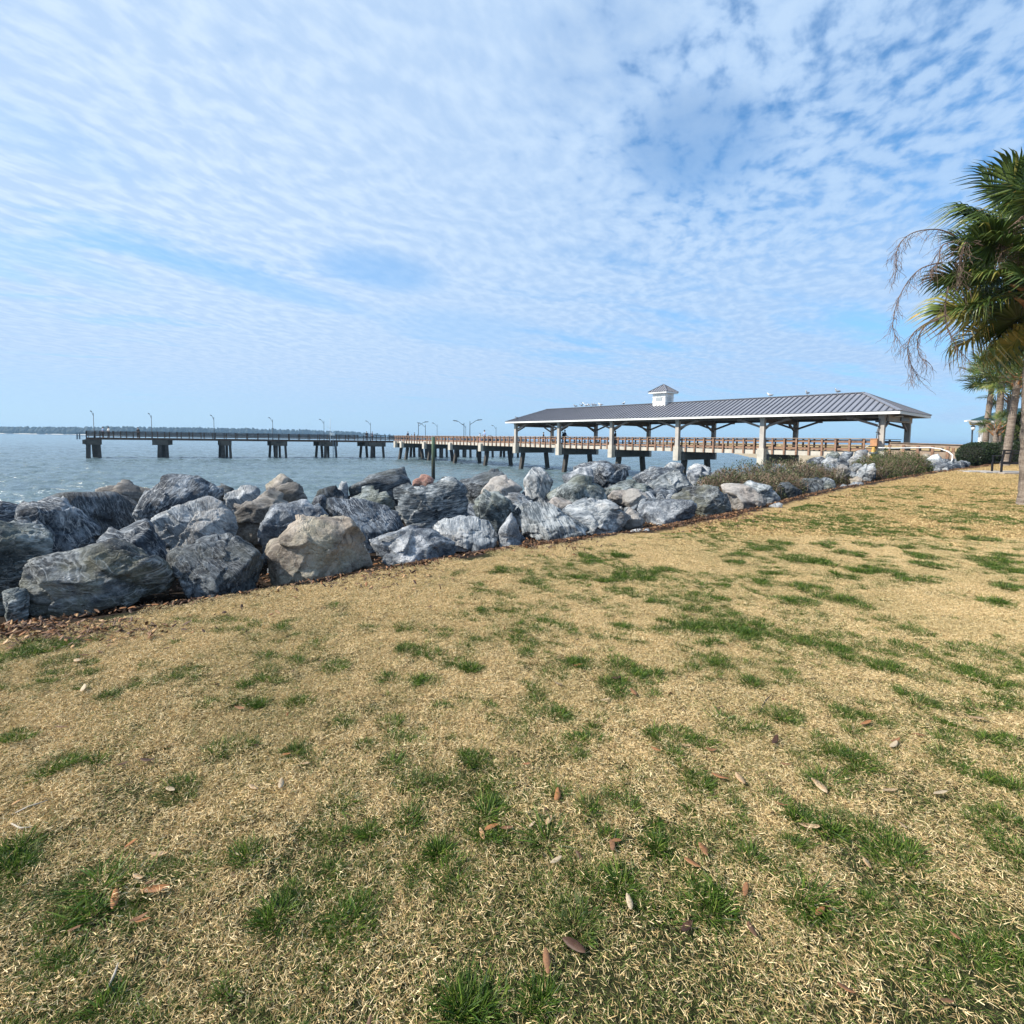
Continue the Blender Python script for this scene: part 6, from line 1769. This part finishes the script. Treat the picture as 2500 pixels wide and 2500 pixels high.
# mulch under the hedge
# ------------------------------------------------------------------ shelter with a green roof, lantern, bench
SG = simple('green_roof_cloth', (0.012, 0.055, 0.060), 0.6, 0.15, 3)
Ys = 52.0
def sh(px, py, dy=0.0): return at(px, py, Ys + dy)
sh_t = thing('shelter', 'open shelter with dark green hipped roof and white posts behind the palms', 'shelter', (sh(2400, 1080).x, Ys, gz(sh(2400, 1080).x, Ys)))
e0, e1 = sh(2366, 1026), sh(2520, 1028); ap1, ap2 = sh(2456, 998, 3.5), sh(2500, 996, 3.5)
kb = Vector((hdir(2400) * 7, 7, 0)); e2, e3 = e1 + kb, e0 + kb
mb = MB(); mb.add([e0, e1, e2, e3, ap1, ap2], [(0, 1, 5, 4), (1, 2, 5), (2, 3, 4, 5), (3, 0, 4), (3, 2, 1, 0)]); mb.build('roof', SG, sh_t, M=Matrix.Identity(4))
for a_, b_ in ((e0, e1), (e1, e2), (e2, e3), (e3, e0)): bar('fascia', WHITE, sh_t, a_ - Vector((0, 0, .12)), b_ - Vector((0, 0, .12)), 0.06, 0.2)
for px, dy in ((2397, 0.3), (2420, 6.2), (2500, 0.3), (2490, 6.2)):
    p = sh(px, 1032, dy); bar('post', WHITE, sh_t, (p.x, p.y, gz(p.x, p.y) - 0.3), (p.x, p.y, e0.z - .1), 0.28, 0.28, up=Vector((1, 0, 0)))
bar('corner_lamp', WHITE, sh_t, sh(2357, 1028), sh(2367, 1026.5), 0.3, 0.12)
Yl = 42.0
def ll(px, py): return at(px, py, Yl)
lt_ = thing('lantern_post', 'dark post with a white lantern under a pitched cap, left of the shelter', 'lamp post', (ll(2373, 1080).x, Yl, 0.3))
p = ll(2374, 1050); q = ll(2373, 1085)
mb = MB(); mb.tube([(q.x, q.y, q.z - 1.2), (p.x, p.y, p.z)], 0.055, 8); mb.build('pole', LAMPM, lt_, True, Matrix.Identity(4))
mb = MB(); c_ = ll(2375.5, 1047.5); mb.tube([(c_.x, c_.y, c_.z - .12), (c_.x, c_.y, c_.z), (c_.x, c_.y, c_.z + .15)], [0.07, 0.13, 0.15], 10); mb.build('lantern', LENS, lt_, True, Matrix.Identity(4))
mb = MB(); mb.tube([(c_.x, c_.y, c_.z + .16), (c_.x, c_.y, c_.z + .22), (c_.x, c_.y, c_.z + .36)], [0.2, 0.19, 0.05], 4); mb.build('cap', LAMPM, lt_, False, Matrix.Identity(4))

# bench, seen from behind at an angle, on a small brick pad
bx, by_ = at(2449, HZ(2449), 20.6).x, 20.6
bz = gz(bx, by_)
bt = thing('park_bench', 'black metal park bench with thin slats on a brick pad beside the near palm trunk', 'bench', (bx, by_, bz), rz=math.radians(-9))
BM = world_of(bt)
def bb(name, p0, p1, w, h): 
    return bar(name, BLACK, bt, BM @ Vector(p0), BM @ Vector(p1), w, h)
BW = 1.75
for x in (0.0, BW):
    bb('leg', (x, 0, 0.02), (x, 0, 0.52), 0.05, 0.06); bb('leg', (x + .02, 0.52, 0.02), (x + .02, 0.52, 0.46), 0.05, 0.06)
    bb('back_post', (x, 0, 0.5), (x + .02, -0.06, 0.92), 0.05, 0.06)
    bb('armrest', (x, -0.02, 0.72), (x, 0.52, 0.70), 0.06, 0.035); bb('arm_post', (x + .02, 0.50, 0.44), (x + .02, 0.50, 0.69), 0.04, 0.04)
for x in (0.29, BW - 0.29): bb('back_brace', (x, 0.01, 0.42), (x, -0.06, 0.92), 0.05, 0.08)
bb('top_rail', (-.03, -0.06, 0.93), (BW + .03, -0.06, 0.93), 0.05, 0.05)
bb('back_rail', (0, -0.045, 0.82), (BW, -0.045, 0.82), 0.04, 0.06)
for z in (0.56, 0.63, 0.70): bb('back_slat', (0.3, -0.03, z), (BW - .3, -0.03, z), 0.02, 0.014)
for y in (0.05, 0.14, 0.23, 0.32, 0.41, 0.5): bb('seat_slat', (0, y, 0.44), (BW, y, 0.44), 0.06, 0.03)
bb('seat_rail', (0, 0.0, 0.43), (BW, 0.0, 0.43), 0.04, 0.11)
# brick pad
PAV = [simple('brick_paver_%s' % k, c_, 0.9, 0.2, 14) for k, c_ in (('grey', (0.30, 0.29, 0.28)), ('tan', (0.36, 0.31, 0.26)), ('pale', (0.42, 0.40, 0.37)))]
pad = thing('brick_pad', 'round edged brick pad under the park bench', 'paving', (bx + .7, by_ + .2, bz))
rng = np.random.default_rng(3)
for i in range(14):
    for j in range(6):
        x = bx - 1.25 + i * 0.29 + (0.145 if j % 2 else 0); y = by_ - 0.4 + j * 0.30
        if ((x - bx - .8) / 2.1) ** 2 + ((y - by_ - .35) / 0.95) ** 2 > 1: continue
        bar('paver', PAV[rng.integers(0, 3)], pad, (x, y, bz + 0.03 + rng.uniform(-.003, .003)), (x + 0.275, y, bz + 0.03 + rng.uniform(-.003, .003)), 0.285, 0.06)
mb = MB(); mb.cbox((bx + .8, by_ + .35, bz - 0.01), (3.6, 1.5, 0.06))

# ------------------------------------------------------------------ the air: thin haze over land and water
m = bpy.data.materials.new('haze_air'); m.use_nodes = True; nt = m.node_tree
for n_ in list(nt.nodes):
    if n_.type != 'OUTPUT_MATERIAL': nt.nodes.remove(n_)
pv = nt.nodes.new('ShaderNodeVolumePrincipled')
pv.inputs['Color'].default_value = (0.45, 0.72, 1.0, 1); pv.inputs['Density'].default_value = 0.00018; pv.inputs['Anisotropy'].default_value = 0.2
nt.links.new(pv.outputs[0], [n_ for n_ in nt.nodes if n_.type == 'OUTPUT_MATERIAL'][0].inputs['Volume'])
mb = MB(); mb.cbox((0, 0, 9.5), (30000, 30000, 34)); tag(mb.build('haze', m), kind='stuff')
